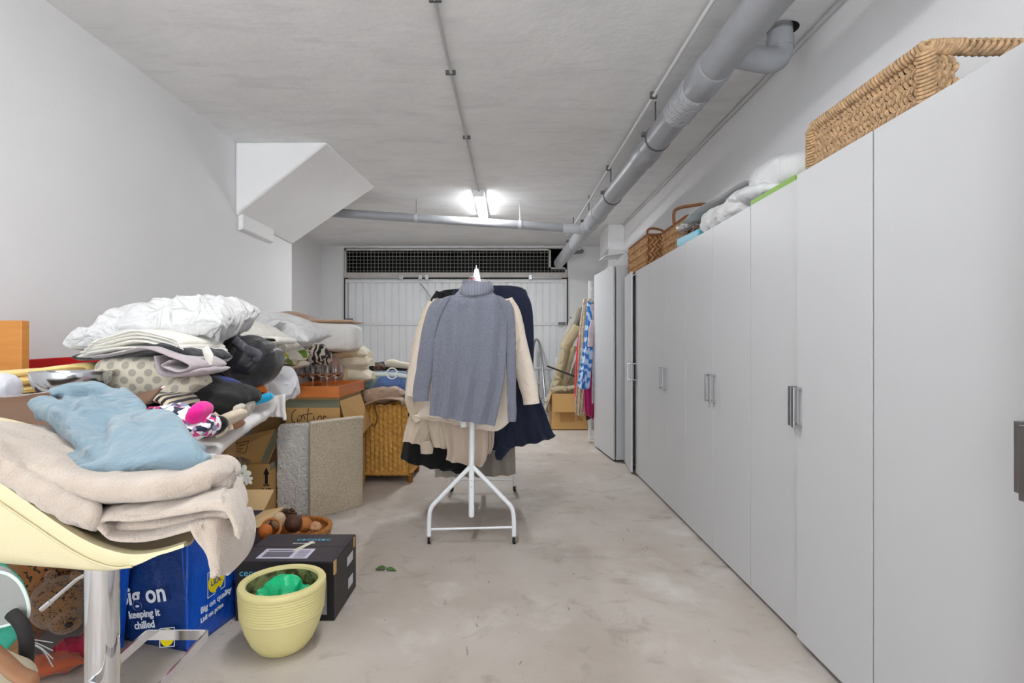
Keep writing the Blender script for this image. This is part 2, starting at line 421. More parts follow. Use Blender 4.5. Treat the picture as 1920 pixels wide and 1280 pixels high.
struct('wall_left', box(XL2, XL, YF, 6.5, 0, CEIL), wallm)
struct('wall_left', box(XL2 - .1, XL2, 6.5, YB + .1, 0, CEIL), wallm)
struct('wall_right', box(XR, XR + .1, YF, YB + .1, 0, CEIL), wallm)
OX0, OX1 = PX(645, YB), PX(1064, YB)
struct('wall_back', J(box(XL2, OX0, YB, YB + .12, 0, CEIL), box(OX1, XR, YB, YB + .12, 0, CEIL), box(OX0, OX1, YB, YB + .12, 3.165, CEIL)), wallm)
darkm = M('corridor_shade', (34, 34, 33), .95)  # near-black colour paints the darkness of the space behind the grille
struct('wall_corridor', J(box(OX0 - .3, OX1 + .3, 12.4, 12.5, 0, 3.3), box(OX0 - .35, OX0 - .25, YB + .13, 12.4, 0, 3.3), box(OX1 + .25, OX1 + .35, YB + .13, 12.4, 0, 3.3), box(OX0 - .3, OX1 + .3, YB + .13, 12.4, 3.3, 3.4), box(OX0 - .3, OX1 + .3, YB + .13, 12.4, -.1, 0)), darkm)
# column standing out from the right wall
struct('trim_1', box(1.60, XR, 8.67, 9.45, 0, CEIL), wallm, bev=.01)
# sloping soffit under the stairs
B_ = Vector((-1.70, 5.14, CEIL)); D_ = Vector((-1.60, 6.62, CEIL)); C_ = Vector((XL, 5.14, 2.50)); E_ = Vector((XL, 6.5, 2.47))
A_ = Vector((XL, 5.14, CEIL)); A2 = Vector((XL, 6.5, CEIL))
g = ([A_, B_, C_, A2, D_, E_], [(0, 1, 2), (3, 5, 4), (1, 4, 5, 2), (0, 3, 4, 1), (0, 2, 5, 3)])
struct('trim_2', g, soffm, bev=.03, seg=3, smooth=True, auto=30)
struct('trim_3', prism([(XL, 5.2, 2.52), (XL + .05, 5.2, 2.53), (XL + .05, 5.2, 2.39), (XL, 5.2, 2.37)], (0, .7, 0)), soffm, bev=.012)
struct('trim_4', tube([(XR - .012, YF, CEIL - .02), (XR - .012, YB, CEIL - .02)], .016, 10), M('cove', (205, 205, 205), .7), smooth=True)

# garage door
doorm = M('door_paint', (232, 234, 236), .5, var=(3, .05)); railm = M('door_rail', (224, 225, 226), .45); steel = metal('galvanised', (175, 176, 178), .35)
dk = M('black_rubber', (26, 26, 27), .7)
DY = YB + .02
dr = thing('garage_door', 'white ribbed metal up-and-over garage door filling the far wall', 'garage door', ((OX0 + OX1) / 2, DY, 0))
dr['kind'] = 'structure'; dr.name = 'door_1'
dx0, dx1 = PX(651, YB), PX(1058, YB); zt = PZ(528, YB)
n_r = 30; w = (dx1 - dx0) / n_r; V = []; Fc = []
prof = []
for i in range(n_r):
    x = dx0 + i * w; prof += [(x, DY + .022), (x + w * .12, DY + .022), (x + w * .2, DY), (x + w * .92, DY), (x + w, DY + .022)]
V = [(x, y, z) for x, y in prof for z in (0, zt)]
Fc = [(2 * i, 2 * i + 2, 2 * i + 3, 2 * i + 1) for i in range(len(prof) - 1)]
mk('door_panel', (V, Fc), doorm, dr, smooth=False)
for y_, h_ in ((607, .05), (690, .05)):
    mk('cross_rail', box(dx0 - .02, dx1 + .02, DY - .03, DY - .002, PZ(y_, YB) - h_ / 2, PZ(y_, YB) + h_ / 2), railm, dr, smooth=False, bev=.006)
mk('cross_rail', box(dx0 - .02, dx1 + .02, DY - .03, DY - .002, .02, .1), railm, dr, smooth=False, bev=.006)
for x_ in (dx0 - .03, dx1 + .02): mk('side_rail', box(x_ - .035, x_ + .035, DY - .05, DY - .004, 0, zt + .02), railm, dr, smooth=False, bev=.006)
mk('top_rail', box(dx0 - .05, dx1 + .05, DY - .06, DY - .003, zt - .02, zt + .05), railm, dr, smooth=False, bev=.008)
for x_, y_ in ((1053, 606), (656, 599)): mk('latch', box(PX(x_, YB) - .07, PX(x_, YB) + .07, DY - .09, DY - .05, PZ(y_, YB) - .03, PZ(y_, YB) + .02), M('grey_plastic', (120, 122, 125), .5), dr, smooth=False, bev=.005)
for x_ in (OX0 + .03, OX1 - .01): mk('side_cable', tube([(x_, DY - .08, .1), (x_, DY - .08, zt + .08)], .011, 8), dk, dr)
# lift mechanism above the door
lm = thing('door_lift_mechanism', 'long grey spring and lever mechanism running above the garage door', 'door mechanism', ((OX0 + OX1) / 2, DY - .1, zt + .06))
mk('beam', box(OX0 + .02, OX1 - .02, DY - .14, DY - .06, PZ(519.5, YB) - .02, PZ(512, YB)), M('rusty_beam', (186, 180, 175), .6, var=(4, .2)), lm, smooth=False, bev=.006)
for a, b_, r_ in ((656, 752, .022), (760, 786, .02), (806, 884, .02), (908, 992, .02), (996, 1052, .024)):
    mk('spring', tube([(PX(a, YB), DY - .12, PZ(522, YB)), (PX(b_, YB), DY - .12, PZ(522, YB))], r_, 12), steel if r_ > .02 else dk, lm)
for a in (754, 790, 802, 994): mk('bracket', bx((PX(a, YB), DY - .13, PZ(521, YB)), (.07, .07, .1)), steel, lm, smooth=False, bev=.006)
mk('lever', tube(cr([(PX(790, YB), DY - .12, PZ(533, YB)), (PX(800, YB), DY - .13, PZ(545, YB)), (PX(815, YB), DY - .14, PZ(566, YB))]), .014, 8), steel, lm)
# ventilation grille
gr = thing('ventilation_grille', 'long wire mesh ventilation grille with pale frame above the garage door', 'grille', ((OX0 + OX1) / 2, YB + .03, PZ(515, YB)))
gx0, gx1, gx2 = PX(648, YB), PX(1031, YB), PX(1061, YB); gz0, gz1, gz2 = PZ(513, YB), PZ(468, YB), PZ(503, YB)
wirem = M('grille_wire', (128, 128, 124), .6); fr = M('grille_frame', (196, 194, 190), .6, var=(5, .15))
t = .035
poly = [(gx0, gz0), (gx0, gz1), (gx1, gz1), (gx1, gz2), (gx2, gz2), (gx2, gz0)]
gg = []
for i in range(6):
    a, b_ = poly[i], poly[(i + 1) % 6]
    gg.append(box(min(a[0], b_[0]) - t / 2, max(a[0], b_[0]) + t / 2, YB - .02, YB + .05, min(a[1], b_[1]) - t / 2, max(a[1], b_[1]) + t / 2))
mk('frame', J(*gg), fr, gr, smooth=False)
ws_ = []
x = gx0 + .07
while x < gx2:
    top = gz1 if x < gx1 else gz2; ws_.append(box(x - .005, x + .005, YB + .012, YB + .022, gz0, top)); x += .0705
z = gz0 + .06
while z < gz1:
    ws_.append(box(gx0, gx2 if z < gz2 else gx1, YB + .022, YB + .032, z - .005, z + .005)); z += .0705
mk('wire_mesh', J(*ws_), wirem, gr, smooth=False)

# ceiling lamps
lampm = M('lamp_housing', (235, 235, 235), .4); tubem = M('lamp_diffuser', (255, 255, 255), .4, emit=15)
for i, (lx, ly, pw) in enumerate(LAMPS):
    L_ = thing('ceiling_lamp', ['lit white fluorescent tube lamp on the ceiling above the garments', 'lit fluorescent lamp above the camera', 'lit fluorescent lamp behind the camera'][i], 'lamp', (lx, ly, CEIL - .1))
    mk('lamp_housing', box(lx - .075, lx + .075, ly - .66, ly + .66, CEIL - .035, CEIL - .001), lampm, L_, smooth=False, bev=.008)
    mk('diffuser', tube([(lx, ly - .63, CEIL - .06), (lx, ly + .63, CEIL - .06)], .055, 16, ry=.6), tubem, L_)
    for s in (-1, 1): mk('end_cap', bx((lx, ly + s * .645, CEIL - .055), (.13, .035, .06)), lampm, L_, smooth=False, bev=.006)
    ld = bpy.data.lights.new('tube_light', 'AREA'); ld.shape = 'RECTANGLE'; ld.size = .14; ld.size_y = 1.25; ld.energy = LAMP_POWER * pw; ld.color = (.97, .99, 1); ld.spread = R(180)
    lo = bpy.data.objects.new('tube_light', ld); COL.objects.link(lo); lo.parent = L_; lo.location = (0, 0, -.005)

# conduits and pipes
pipem = M('grey_pvc_pipe', (158, 160, 165), .38, var=(3, .10), bump=(25, .001, 3)); pipe2 = M('grey_pvc_light', (186, 188, 191), .35); condm = M('white_conduit', (224, 224, 224), .45); condg = M('grey_conduit', (190, 190, 190), .5); clampm = M('dark_clamp', (86, 86, 88), .6)
cd = thing('ceiling_conduit', 'thin grey conduit running along the ceiling to the lit lamp', 'conduit', (-.4, 4, CEIL - .03))
mk('pipe', tube([(-.42, 0, CEIL - .02), (-.40, 3.5, CEIL - .02), (-.36, 6.72, CEIL - .02)], .011, 10), condg, cd)
for y in (2.2, 3.0, 3.81, 5.0): mk('clamp', bx((-.40 if y < 4.2 else -.378, y, CEIL - .016), (.07, .022, .03)), clampm, cd, smooth=False, bev=.004)
mp = thing('drain_pipe', 'thick grey plastic drain pipe along the ceiling on the right', 'pipe', (1.15, 5, 2.75))
def mpt(y): return Vector((1.265 - (y - 2.6) * .0455, y, 2.955 - (y - 2.6) * .026))
mk('pipe', tube([mpt(-.5), mpt(9.9)], [.104, .094], 28), pipem, mp)
for y in (1.95, 3.35, 4.6, 6.6):
    a = mpt(y); mk('coupling', tube([mpt(y - .13), mpt(y - .1), mpt(y + .1), mpt(y + .13)], [.103, .111, .111, .103], 28), pipem, mp)
mk('tape_wrap', tube([mpt(3.5 + i * .05) for i in range(8)], [.107 + .004 * (i % 2) for i in range(8)], 28), M('shiny_tape', (176, 178, 183), .2, bump=(30, .02, 3)), mp)
for y in (4.3, 5.8, 7.0, 8.2):
    mk('pipe_clamp', tube([mpt(y - .012), mpt(y + .012)], .104, 28), clampm if y < 6 else steel, mp)
    mk('clamp_bolt', bx(mpt(y) + Vector((-.11, 0, .03)), (.04, .04, .03)), clampm, mp, smooth=False, bev=.004)
    a = mpt(y); mk('hanger_rod', tube([a + Vector((-.02, 0, .09)), (a.x - .02, y, CEIL)], .006, 6), clampm, mp)
# side branch into the ceiling
a = Vector((1.22, 2.92, 2.90)); br = cr([(1.25, 3.1, 2.94), (1.4, 3.17, 2.955), (1.53, 3.225, 2.965), (1.605, 3.26, 2.99), (1.638, 3.275, 3.045), (1.642, 3.28, 3.16)], 6)
mk('branch_pipe', tube(br, .071, 22), pipem, mp)
mk('branch_collar', tube([(1.641, 3.28, 3.06), (1.642, 3.28, 3.12)], .078, 22), pipem, mp)
mk('branch_foil', tube([(1.642, 3.28, 3.11), (1.642, 3.28, 3.195)], .07, 22), M('foil', (150, 150, 152), .3, metal=.7, bump=(60, .03, 3)), mp)
struct('trim_5', lathe([(.0001, -.003), (.06, -.004), (.09, -.002)], (1.675, 3.31, CEIL), 24), M('hole_shade', (18, 18, 18), 1))  # flat black disc, the shade inside the pipe opening painted on the ceiling
cp = thing('cross_pipe', 'grey plastic drain pipe crossing the ceiling below the lit lamp', 'pipe', (-.5, 7.2, 2.9))
pa, pb = Vector((-2.55, 7.1, 3.02)), Vector((.93, 7.3, 2.835))
mk('pipe', tube([pa, pb], .056, 22), pipem, cp)
mk('elbow', tube(cr([pb + Vector((-.16, 0, .01)), pb + Vector((-.03, 0, 0)), pb + Vector((.06, .02, 0))]), .066, 22), pipe2, cp)
mk('elbow_ring', tube([pb + Vector((-.19, 0, .01)), pb + Vector((-.16, 0, .01))], .07, 22), pipe2, cp)
for px_ in (781, 975):
    t_ = (PX(px_, 7.2) - pa.x) / (pb.x - pa.x); q = pa.lerp(pb, t_)
    mk('pipe_clamp', tube([q - Vector((.02, 0, 0)), q + Vector((.02, 0, 0))], .062, 22), pipe2, cp); mk('hanger_rod', tube([q + Vector((0, 0, .05)), (q.x, q.y, CEIL)], .005, 6), steel, cp)
wc = thing('white_conduit', 'slim white conduit running beside the thick drain pipe', 'conduit', (1.0, 5, 3.1))
def wpt(y): return Vector((1.13 - (y - 2.6) * .030, y, 3.165 - (y - 2.6) * .026))
mk('pipe', tube([wpt(-.5), wpt(8.6)], .013, 10), condm, wc)
for y in (4.05, 5.6): mk('clamp', bx(wpt(y) + Vector((0, 0, .01)), (.05, .03, .05)), clampm, wc, smooth=False, bev=.004)
sp = thing('wall_spout', 'short grey elbow pipe on the far wall right of the grille', 'pipe', (PX(1075, 10.4), 10.4, 2.9))
mk('pipe', tube(cr([P(1050, 486, 10.3), P(1066, 476, 10.3), P(1078, 473, 10.3), P(1090, 472, 10.4), (PX(1091, 10.6), 10.6, PZ(470, 10.6))]), .035, 14), M('grey_plastic', (120, 122, 125), .5), sp)

# ================================================================ WARDROBES
wd = M('wardrobe_white', (195, 196, 198), .42, bump=(400, .0002, 2)); wdin = M('wardrobe_inside', (60, 60, 62), .8)
edge = M('wardrobe_edge', (150, 150, 150), .6); plinth = M('wardrobe_plinth', (92, 80, 66), .7); hmat = metal('handle_metal', (172, 173, 176), .32)
def handle(x, y, door, zc=1.015, ln=.17):
    """U-shaped bar standing 35 mm off a door lying in the plane X=x"""
    f = .022; g = J(box(x - .036, x - .028, y - f / 2, y + f / 2, zc - ln / 2, zc + ln / 2), box(x - .032, x, y - f / 2, y + f / 2, zc + ln / 2 - .011, zc + ln / 2), box(x - .032, x, y - f / 2, y + f / 2, zc - ln / 2, zc - ln / 2 + .011))
    return mk('handle', g, hmat, door, smooth=False, bev=.0015)
def wardrobe(y0, y1, x, ztop, label, near=(0, 0, 0), far=(0, 0, 0), zb=.022):
    """front plane at X=x, from depth y0 (near) to y1 (far). near/far = (dx, dz, swing) of each door"""
    ym = (y0 + y1) / 2
    t = thing('wardrobe', label, 'wardrobe', (x + .3, ym, 0), 'white wardrobes along the right wall')
    xc = x + .02; xb = x + .57
    g = J(box(xc, xb, y0 + .001, y0 + .019, .06, ztop - .004), box(xc, xb, y1 - .019, y1 - .001, .06, ztop - .004), box(xc, xb, y0 + .019, y1 - .019, ztop - .024, ztop - .004), box(xc, xb, y0 + .019, y1 - .019, .06, .08), box(xb - .01, xb, y0 + .019, y1 - .019, .08, ztop - .024))
    mk('carcass', g, wd, t, smooth=False)
    mk('plinth', box(xc + .03, xb, y0 + .001, y1 - .001, 0, .06), plinth, t, smooth=False)
    for (a, b_, (dx, dz, sw), hy, hinge) in ((y0, ym, near, ym - .032, y0), (ym, y1, far, ym + .032, y1)):
        xx = x + dx; g = box(xx, xx + .018, a + (.003 if a == y0 else .0012), b_ - (.003 if b_ == y1 else .0012), zb + dz, ztop + dz)
        h_ = thing if False else None
        d = mk('door', g, wd, t, smooth=False, bev=.0015)
        hh = handle(xx, hy, d)
        if sw:
            org = Vector(t['_org']); c = Vector((xx, hinge, 0)) - org; m = Matrix.Translation(c) @ Matrix.Rotation(sw, 4, 'Z') @ Matrix.Translation(-c)
            d.data.transform(m); hh.data.transform(m)
    return t
XW = 1.258; XW2 = 1.238
wardrobe(4.86, 5.86, XW, 2.0, 'white two-door wardrobe farthest along the row, its far door ajar', far=(0, 0, R(-5)))
wardrobe(3.85, 4.858, XW, 2.0, 'white two-door wardrobe of the row with slim paired handles under the lidded wicker baskets')
wardrobe(2.82, 3.848, XW, 2.0, 'white two-door wardrobe of the row under the white plastic bags')
wardrobe(1.845, 2.818, XW, 2.0, 'white two-door wardrobe whose near door stands proud, partly under the big seagrass basket', near=(XW2 - XW, .006, 0), far=(0, 0, 0))
wardrobe(.657, 1.843, XW2, 2.0, 'nearest white wardrobe with a wide grey handle cut by the right frame edge', near=(0, .012, R(5.5)), far=(0, .006, 0))
# free-standing cupboard beyond the row
cb = thing('cupboard', 'free-standing white cupboard beyond the wardrobe row beside the hanging dresses', 'cupboard', (1.4, 6.4, 0))
cx = [(1.155, 5.93), (1.80, 6.0), (1.80, 6.86), (1.085, 6.80)]
mk('carcass', prism([(1.185, 5.93, .02), (1.81, 6.02, .02), (1.80, 6.86, .02), (1.115, 6.80, .02)], (0, 0, 2.13)), wd, cb, smooth=False, bev=.002)
mk('door', prism([(1.148, 5.93, .025), (1.168, 5.932, .025), (1.10, 6.80, .025), (1.08, 6.80, .025)], (0, 0, 2.12)), wd, cb, smooth=False, bev=.002)
for x_, y_ in ((1.2, 6.0), (1.7, 6.1), (1.7, 6.75), (1.15, 6.72)): mk('foot', cyl((x_, y_, .011), .02, .022), dk, cb)
# white cartons on the cupboard
tb = thing('open_carton', 'white open box with raised flaps on top of the free-standing cupboard', 'box', (1.4, 6.3, 2.15))
wbm = M('white_card', (222, 222, 222), .8)
mk('box_body', J(box(1.3, 1.65, 6.05, 6.06, 2.151, 2.30), box(1.3, 1.65, 6.5, 6.51, 2.151, 2.30), box(1.3, 1.31, 6.06, 6.5, 2.151, 2.30), box(1.64, 1.65, 6.06, 6.5, 2.151, 2.30), box(1.3, 1.65, 6.05, 6.51, 2.151, 2.155)), wbm, tb, smooth=False)
mk('flap', quad((1.3, 6.06, 2.30), (1.3, 6.5, 2.30), (1.09, 6.5, 2.285), (1.09, 6.06, 2.27), .008), wbm, tb, smooth=False)
mk('flap', quad((1.31, 6.505, 2.30), (1.64, 6.505, 2.30), (1.62, 6.62, 2.40), (1.33, 6.62, 2.40), .008), wbm, tb, smooth=False)
mk('flap', quad((1.16, 6.02, 2.152), (1.31, 6.06, 2.152), (1.3, 6.06, 2.30), (1.22, 6.03, 2.22), .008), wbm, tb, smooth=False)
# ================================================================ GARMENT RACK IN THE MIDDLE
wmet = M('white_metal', (226, 228, 230), .35); chrome = metal('chrome', (225, 226, 230), .08)
ZR = 3.5; RX = PX(884, ZR)
rk = thing('garment_rack', 'white metal garment rack on castors in the middle of the floor', 'clothes rack', (RX, 4.0, 0))
jz = PZ(872, ZR); topz = 1.66
mk('upright', tube([(RX + .006, ZR, topz), P(885, 790, ZR), P(884, 872, ZR), P(884, 965, ZR)], .0185, 16), wmet, rk)
mk('pole_cap', lathe([(.0001, -.012), (.016, -.008), (.0187, 0), (.0187, .006)], P(884, 966, ZR), 16), wmet, rk)
for a in (-1, 1):
    lg = cr([P(884, 872, ZR), P(884 + a * 28, 901, ZR), P(884 + a * 64, 938, ZR), P(884 + a * 75, 951, ZR), P(884 + a * 79, 968, ZR), P(884 + a * 80, 1004, ZR)], 5)
    mk('leg', tube(lg, .0145, 14), wmet, rk)
mk('crossbar', tube([P(806, 992, ZR), P(962, 988, ZR)], .0075, 10), wmet, rk)
for a in (-1, 1): mk('bolt', cyl(P(884, 905 + (a * 6), ZR) + Vector((0, -.019, 0)), .004, .004, 10, 'y'), steel, rk)
# far end frame + top rail
Z2 = 4.75; RX2 = RX + .02
mk('upright', tube([(RX2, Z2, topz), (RX2, Z2, .16)], .0185, 14), wmet, rk)
for a in (-1, 1):
    lg = cr([(RX2, Z2, jz), (RX2 + a * .1, Z2, jz - .1), (RX2 + a * .22, Z2, jz - .23), (RX2 + a * .26, Z2, jz - .28), (RX2 + a * .272, Z2, jz - .34), (RX2 + a * .275, Z2, jz - .46)], 5)
    mk('leg', tube(lg, .0145, 12), wmet, rk)
mk('crossbar', tube([(RX2 - .27, Z2, .1), (RX2 + .27, Z2, .1)], .0075, 10), wmet, rk)
mk('top_rail', tube([(RX + .006, ZR - .13, topz), (RX2, Z2 + .02, topz)], .014, 14), wmet, rk)
def castor(c, rz):
    m = Matrix.Translation(c) @ Matrix.Rotation(rz, 4, 'Z')
    k = mk('castor', X(J(box(-.013, -.010, -.018, .02, .018, .05), box(.010, .013, -.018, .02, .018, .05), box(-.013, .013, -.016, .02, .046, .052), cyl((0, 0, .062), .007, .02, 12)), m), steel, rk, smooth=False)
    mk('wheel', X(cyl((0, .004, .024), .0235, .017, 22, 'x'), m), dk, k); mk('wheel_hub', X(cyl((0, .004, .024), .009, .019, 14, 'x'), m), steel, k)
for x_, y_, rz in ((PX(804, ZR), ZR, .15), (PX(964, ZR), ZR, -.15), (RX2 - .275, Z2, .5), (RX2 + .275, Z2, -.3)): castor((x_, y_, 0), rz)

# ---- hangers and garments (each garment a thing; the hangers too)
hang_w = M('white_plastic', (238, 238, 240), .4)
def hanger(y, zt, x, w, label, mat=None, name='hanger'):
    g = tube(cr([(x, y, topz - .02 + 0), (x, y, topz + .0), (x + .018, y, topz + .028), (x, y, topz + .046), (x - .02, y, topz + .028)], 5), .0028, 8)
    h = J(tube([(x, y, topz - .03), (x, y, zt)], .003, 8), tube(cr([(x - w / 2, y, zt - .085), (x - w / 4, y, zt - .04), (x, y, zt), (x + w / 4, y, zt - .04), (x + w / 2, y, zt - .085)], 6), .007, 8))
    t = thing(name, label, 'hanger', (x, y, zt), 'hangers on the middle rack')
    mk('hook', g, steel, t); mk('hanger_body', h, mat or hang_w, t)
hanger(3.40, 1.63, RX + .01, .36, 'white hanger under the grey turtleneck, first on the rack')
hanger(3.78, 1.62, RX + .01, .36, 'white hanger inside the cream cardigan')
hanger(4.08, 1.62, RX + .02, .38, 'white hanger carrying the navy coat')
clip = thing('clip_hanger', 'white plastic clip hanger head standing up above the turtleneck', 'hanger', P(893, 515, 3.45))
mk('clip_body', prism([P(885, 528, 3.45), P(890, 503, 3.45), P(897, 503, 3.45), P(902, 528, 3.45)], (0, .02, 0)), hang_w, clip, smooth=False, bev=.003)
mk('hook', tube([P(893, 505, 3.45), P(893, 497, 3.45)], .003, 8), hang_w, clip)
mk('clip_jaw', bx(P(886, 525, 3.43), (.012, .02, .03)), M('pink_plastic', (196, 70, 100), .4), clip, smooth=False, bev=.002)
# 1 grey turtleneck
knit = M('grey_knit', (124, 127, 141), .95, bump=(170, .005, 3), sheen=.3, var=(190, .45)); rib = M('grey_rib', (104, 106, 118), .95, sheen=.3, pat=('stripes', 34, (132, 134, 146)), bump=(200, .002))
Z1 = 3.405; sw = thing('turtleneck_sweater', 'grey knitted turtleneck sweater hanging at the front of the rack', 'sweater', P(880, 790, Z1))
mk('sweater_body', body([(866, 551, 918, 551), (838, 556, 940, 556), (826, 564, 950, 566), (818, 585, 952, 588), (814, 640, 950, 650), (812, 690, 947, 700), (808, 740, 938, 752), (806, 776, 928, 797)], Z1, .062, 4, .022, 1, n=96), knit, sw)
mk('sleeve', sleeve([(828, 562, 20), (818, 584, 34), (808, 625, 36), (801, 665, 34), (795, 700, 32), (789, 735, 31), (789, 752, 29)], Z1, .5, 1), knit, sw)
mk('sleeve', sleeve([(947, 564, 16), (952, 585, 24), (956, 630, 22), (958, 680, 19), (959, 730, 17), (960, 770, 17), (960, 790, 16)], Z1, .6, 2), knit, sw)
for q in ([(846, 556), (832, 580), (822, 606), (816, 630)], [(934, 556), (944, 580), (950, 604), (954, 626)]): mk('raglan_seam', tube(cr([P(a, b, Z1) + Vector((0, -.058, 0)) for a, b in q], 4), .0035, 6), knit, sw)
# folded-over rolled collar
cg = []
V = []; Fc = []; n = 80
rings = [(46, 560, .052, 0), (36, 549, .05, .012), (29, 541, .05, .012), (25, 533, .052, 0), (24, 528, .05, 0), (20, 532, .04, 0), (20, 545, .03, 0)]
for i, (w_, y_, d_, _) in enumerate(rings):
    for k in range(n):
        a = 2 * pi * k / n; sag = (8 if i == 1 else 4) * max(0, -sin(a)) ** 2 if i < 4 else 0
        rb = 1 + .028 * (1 if k % 2 else -1) * (1 if i < 5 else 0); tw = .2 if i in (2, 3) else 0
        p = P(891 + cos(a + tw) * w_ * rb * .95, y_ + sag + (cos(a) * 3 if 2 < i < 5 else 0), Z1); p.y += sin(a) * d_ * rb - .004; V.append(p)
for i in range(len(rings) - 1):
    for k in range(n): Fc.append((i * n + k, i * n + (k + 1) % n, (i + 1) * n + (k + 1) % n, (i + 1) * n + k))
mk('collar', (V, Fc), rib, sw, auto=80)
o = rib
V = []; Fc = []
for i, (w_, y_, d_) in enumerate([(26, 533, .058), (31, 541, .068), (33, 550, .072), (27, 556, .068), (22, 550, .05)]):
    for k in range(n):
        a = 2 * pi * k / n; rb = 1 + .022 * (1 if k % 2 else -1); tilt = (cos(a) * -5) + (-sin(a)) * 3
        p = P(893 + cos(a) * w_ * rb, y_ + tilt * .6 - 3, Z1); p.y += sin(a) * d_ * rb - .006; V.append(p)
for i in range(4):
    for k in range(n): Fc.append((i * n + k, i * n + (k + 1) % n, (i + 1) * n + (k + 1) % n, (i + 1) * n + k))
mk('rolled_neck', (V, Fc), rib, sw, auto=80)
# 2 cream cardigan
cream = cloth('cream_fleece', (226, 212, 196), 240, sheen=.5); cream2 = cloth('cream_wool', (214, 197, 176), 300)
Zc = 3.78; cg_ = thing('cream_cardigan', 'cream fleece cardigan behind the grey sweater, its long sleeves showing on both sides', 'cardigan', P(890, 800, Zc))
mk('cardigan_body', body([(860, 556, 925, 556), (835, 566, 950, 566), (828, 600, 955, 600), (822, 680, 952, 680), (806, 740, 950, 740), (786, 772, 956, 762), (776, 780, 953, 786), (800, 786, 940, 800)], Zc, .045, 5, .018, 5), cream, cg_)
mk('sleeve', sleeve([(952, 560, 18), (962, 590, 30), (971, 640, 34), (982, 690, 36), (992, 730, 33), (996, 752, 29)], Zc, .6, 5), cream, cg_)
mk('sleeve', sleeve([(826, 570, 20), (806, 610, 30), (794, 650, 32), (784, 690, 32), (776, 725, 28), (773, 742, 25)], Zc, .6, 6), cream, cg_)
mk('cuff', sleeve([(996, 748, 31), (997, 757, 31)], Zc, .6, 7), cream, cg_)
mk('waist_belt', sleeve([(958, 568, 8), (964, 600, 9), (970, 630, 8), (966, 655, 6, -.02)], Zc - .06, .4, 3, n=10), cream2, cg_)
# fleece panel under the sweater
fl = solo('fleece_jacket', body([(815, 700, 945, 700), (802, 740, 955, 735), (790, 770, 958, 770), (786, 778, 955, 790), (810, 782, 935, 806), (835, 790, 915, 806)], 3.62, .04, 4, .02, 9), cream, 'short cream fleece jacket whose hem peeks out under the grey sweater', 'jacket')
# beige jumper with droopy sleeve at left
bj = thing('beige_blouse', 'pale beige blouse with a drooping cuff at the left of the rack', 'blouse', P(775, 800, 3.9))
mk('blouse_body', body([(812, 560, 960, 560), (800, 600, 962, 600), (785, 680, 955, 680), (776, 745, 950, 745), (772, 772, 948, 772)], 3.92, .04, 5, .015, 12), cream2, bj)
mk('sleeve', sleeve([(812, 566, 16), (798, 600, 22), (785, 650, 24), (776, 700, 24), (769, 740, 20), (772, 768, 15), (784, 790, 13)], 3.9, .6, 12), cream2, bj)
# 3 navy coat
navy = cloth('navy_wool', (26, 32, 56), 220, sheen=.15, var=(8, .25)); Zn = 4.12
nc = thing('navy_coat', 'long navy blue coat flaring out at the right of the rack', 'coat', P(960, 850, Zn))
mk('coat_body', body([(890, 536, 962, 536), (862, 540, 978, 540), (850, 560, 990, 556), (850, 620, 996, 640), (855, 700, 1005, 720), (880, 760, 1022, 770), (905, 815, 1036, 808), (916, 838, 1041, 815), (930, 842, 1030, 822)], Zn, .07, 4, .03, 14, n=90), navy, nc)
mk('sleeve', sleeve([(968, 544, 24), (982, 575, 30), (988, 640, 26), (985, 700, 26), (972, 770, 26), (955, 820, 26), (938, 850, 20), (936, 862, 10)], Zn - .05, .5, 15), navy, nc)
mk('sleeve', sleeve([(860, 545, 20), (850, 590, 26), (850, 660, 24), (860, 720, 22)], Zn + .02, .6, 16), navy, nc)
# 4 black coat at left
blk = cloth('black_wool', (22, 21, 22), 200, sheen=.1); Zk = 4.3
bc = thing('black_coat', 'long black coat at the back of the rack, its hem showing low on the left', 'coat', P(800, 880, Zk))
mk('coat_body', body([(850, 542, 940, 542), (826, 546, 960, 548), (816, 560, 965, 560), (800, 640, 960, 640), (780, 730, 950, 740), (764, 790, 930, 800), (753, 846, 900, 870), (752, 860, 885, 884), (770, 866, 870, 886)], Zk, .06, 4, .03, 17), blk, bc)
mk('sleeve', sleeve([(826, 548, 18), (816, 575, 24), (812, 640, 22), (815, 700, 20)], Zk - .04, .6, 18), blk, bc)
# 5 pale linen skirts and trousers hanging low
lin = cloth('linen', (206, 190, 170), 380); lin2 = cloth('linen_pinkish', (199, 181, 164), 360); gry = cloth('grey_cotton', (142, 134, 124), 300)
solo('linen_skirt', body([(800, 700, 880, 710), (778, 750, 872, 760), (764, 790, 868, 800), (756, 826, 836, 840)], 3.96, .035, 4, .02, 21), lin, 'beige linen skirt hanging lowest on the left of the rack above the black hem', 'skirt')
solo('linen_trousers', body([(830, 740, 915, 745), (826, 790, 916, 795), (838, 840, 914, 852), (836, 862, 905, 874)], 3.84, .035, 3, .02, 22), lin2, 'pinkish beige trousers folded over a hanger behind the white pole', 'trousers')
solo('pleated_skirt', body([(870, 780, 930, 780), (880, 800, 928, 800), (893, 830, 926, 832), (896, 848, 920, 850)], 4.0, .03, 6, .012, 23), lin, 'light beige skirt right of the white pole under the cream hem', 'skirt')
solo('cotton_shirt', J(body([(800, 780, 862, 790), (806, 812, 858, 820), (812, 836, 850, 842)], 3.88, .03, 3, .012, 24), sleeve([(798, 826, 18), (800, 838, 24), (800, 850, 22)], 3.9, .6, 24)), lin, 'beige cotton shirt whose rounded sleeve end hangs below the skirt hem', 'shirt')
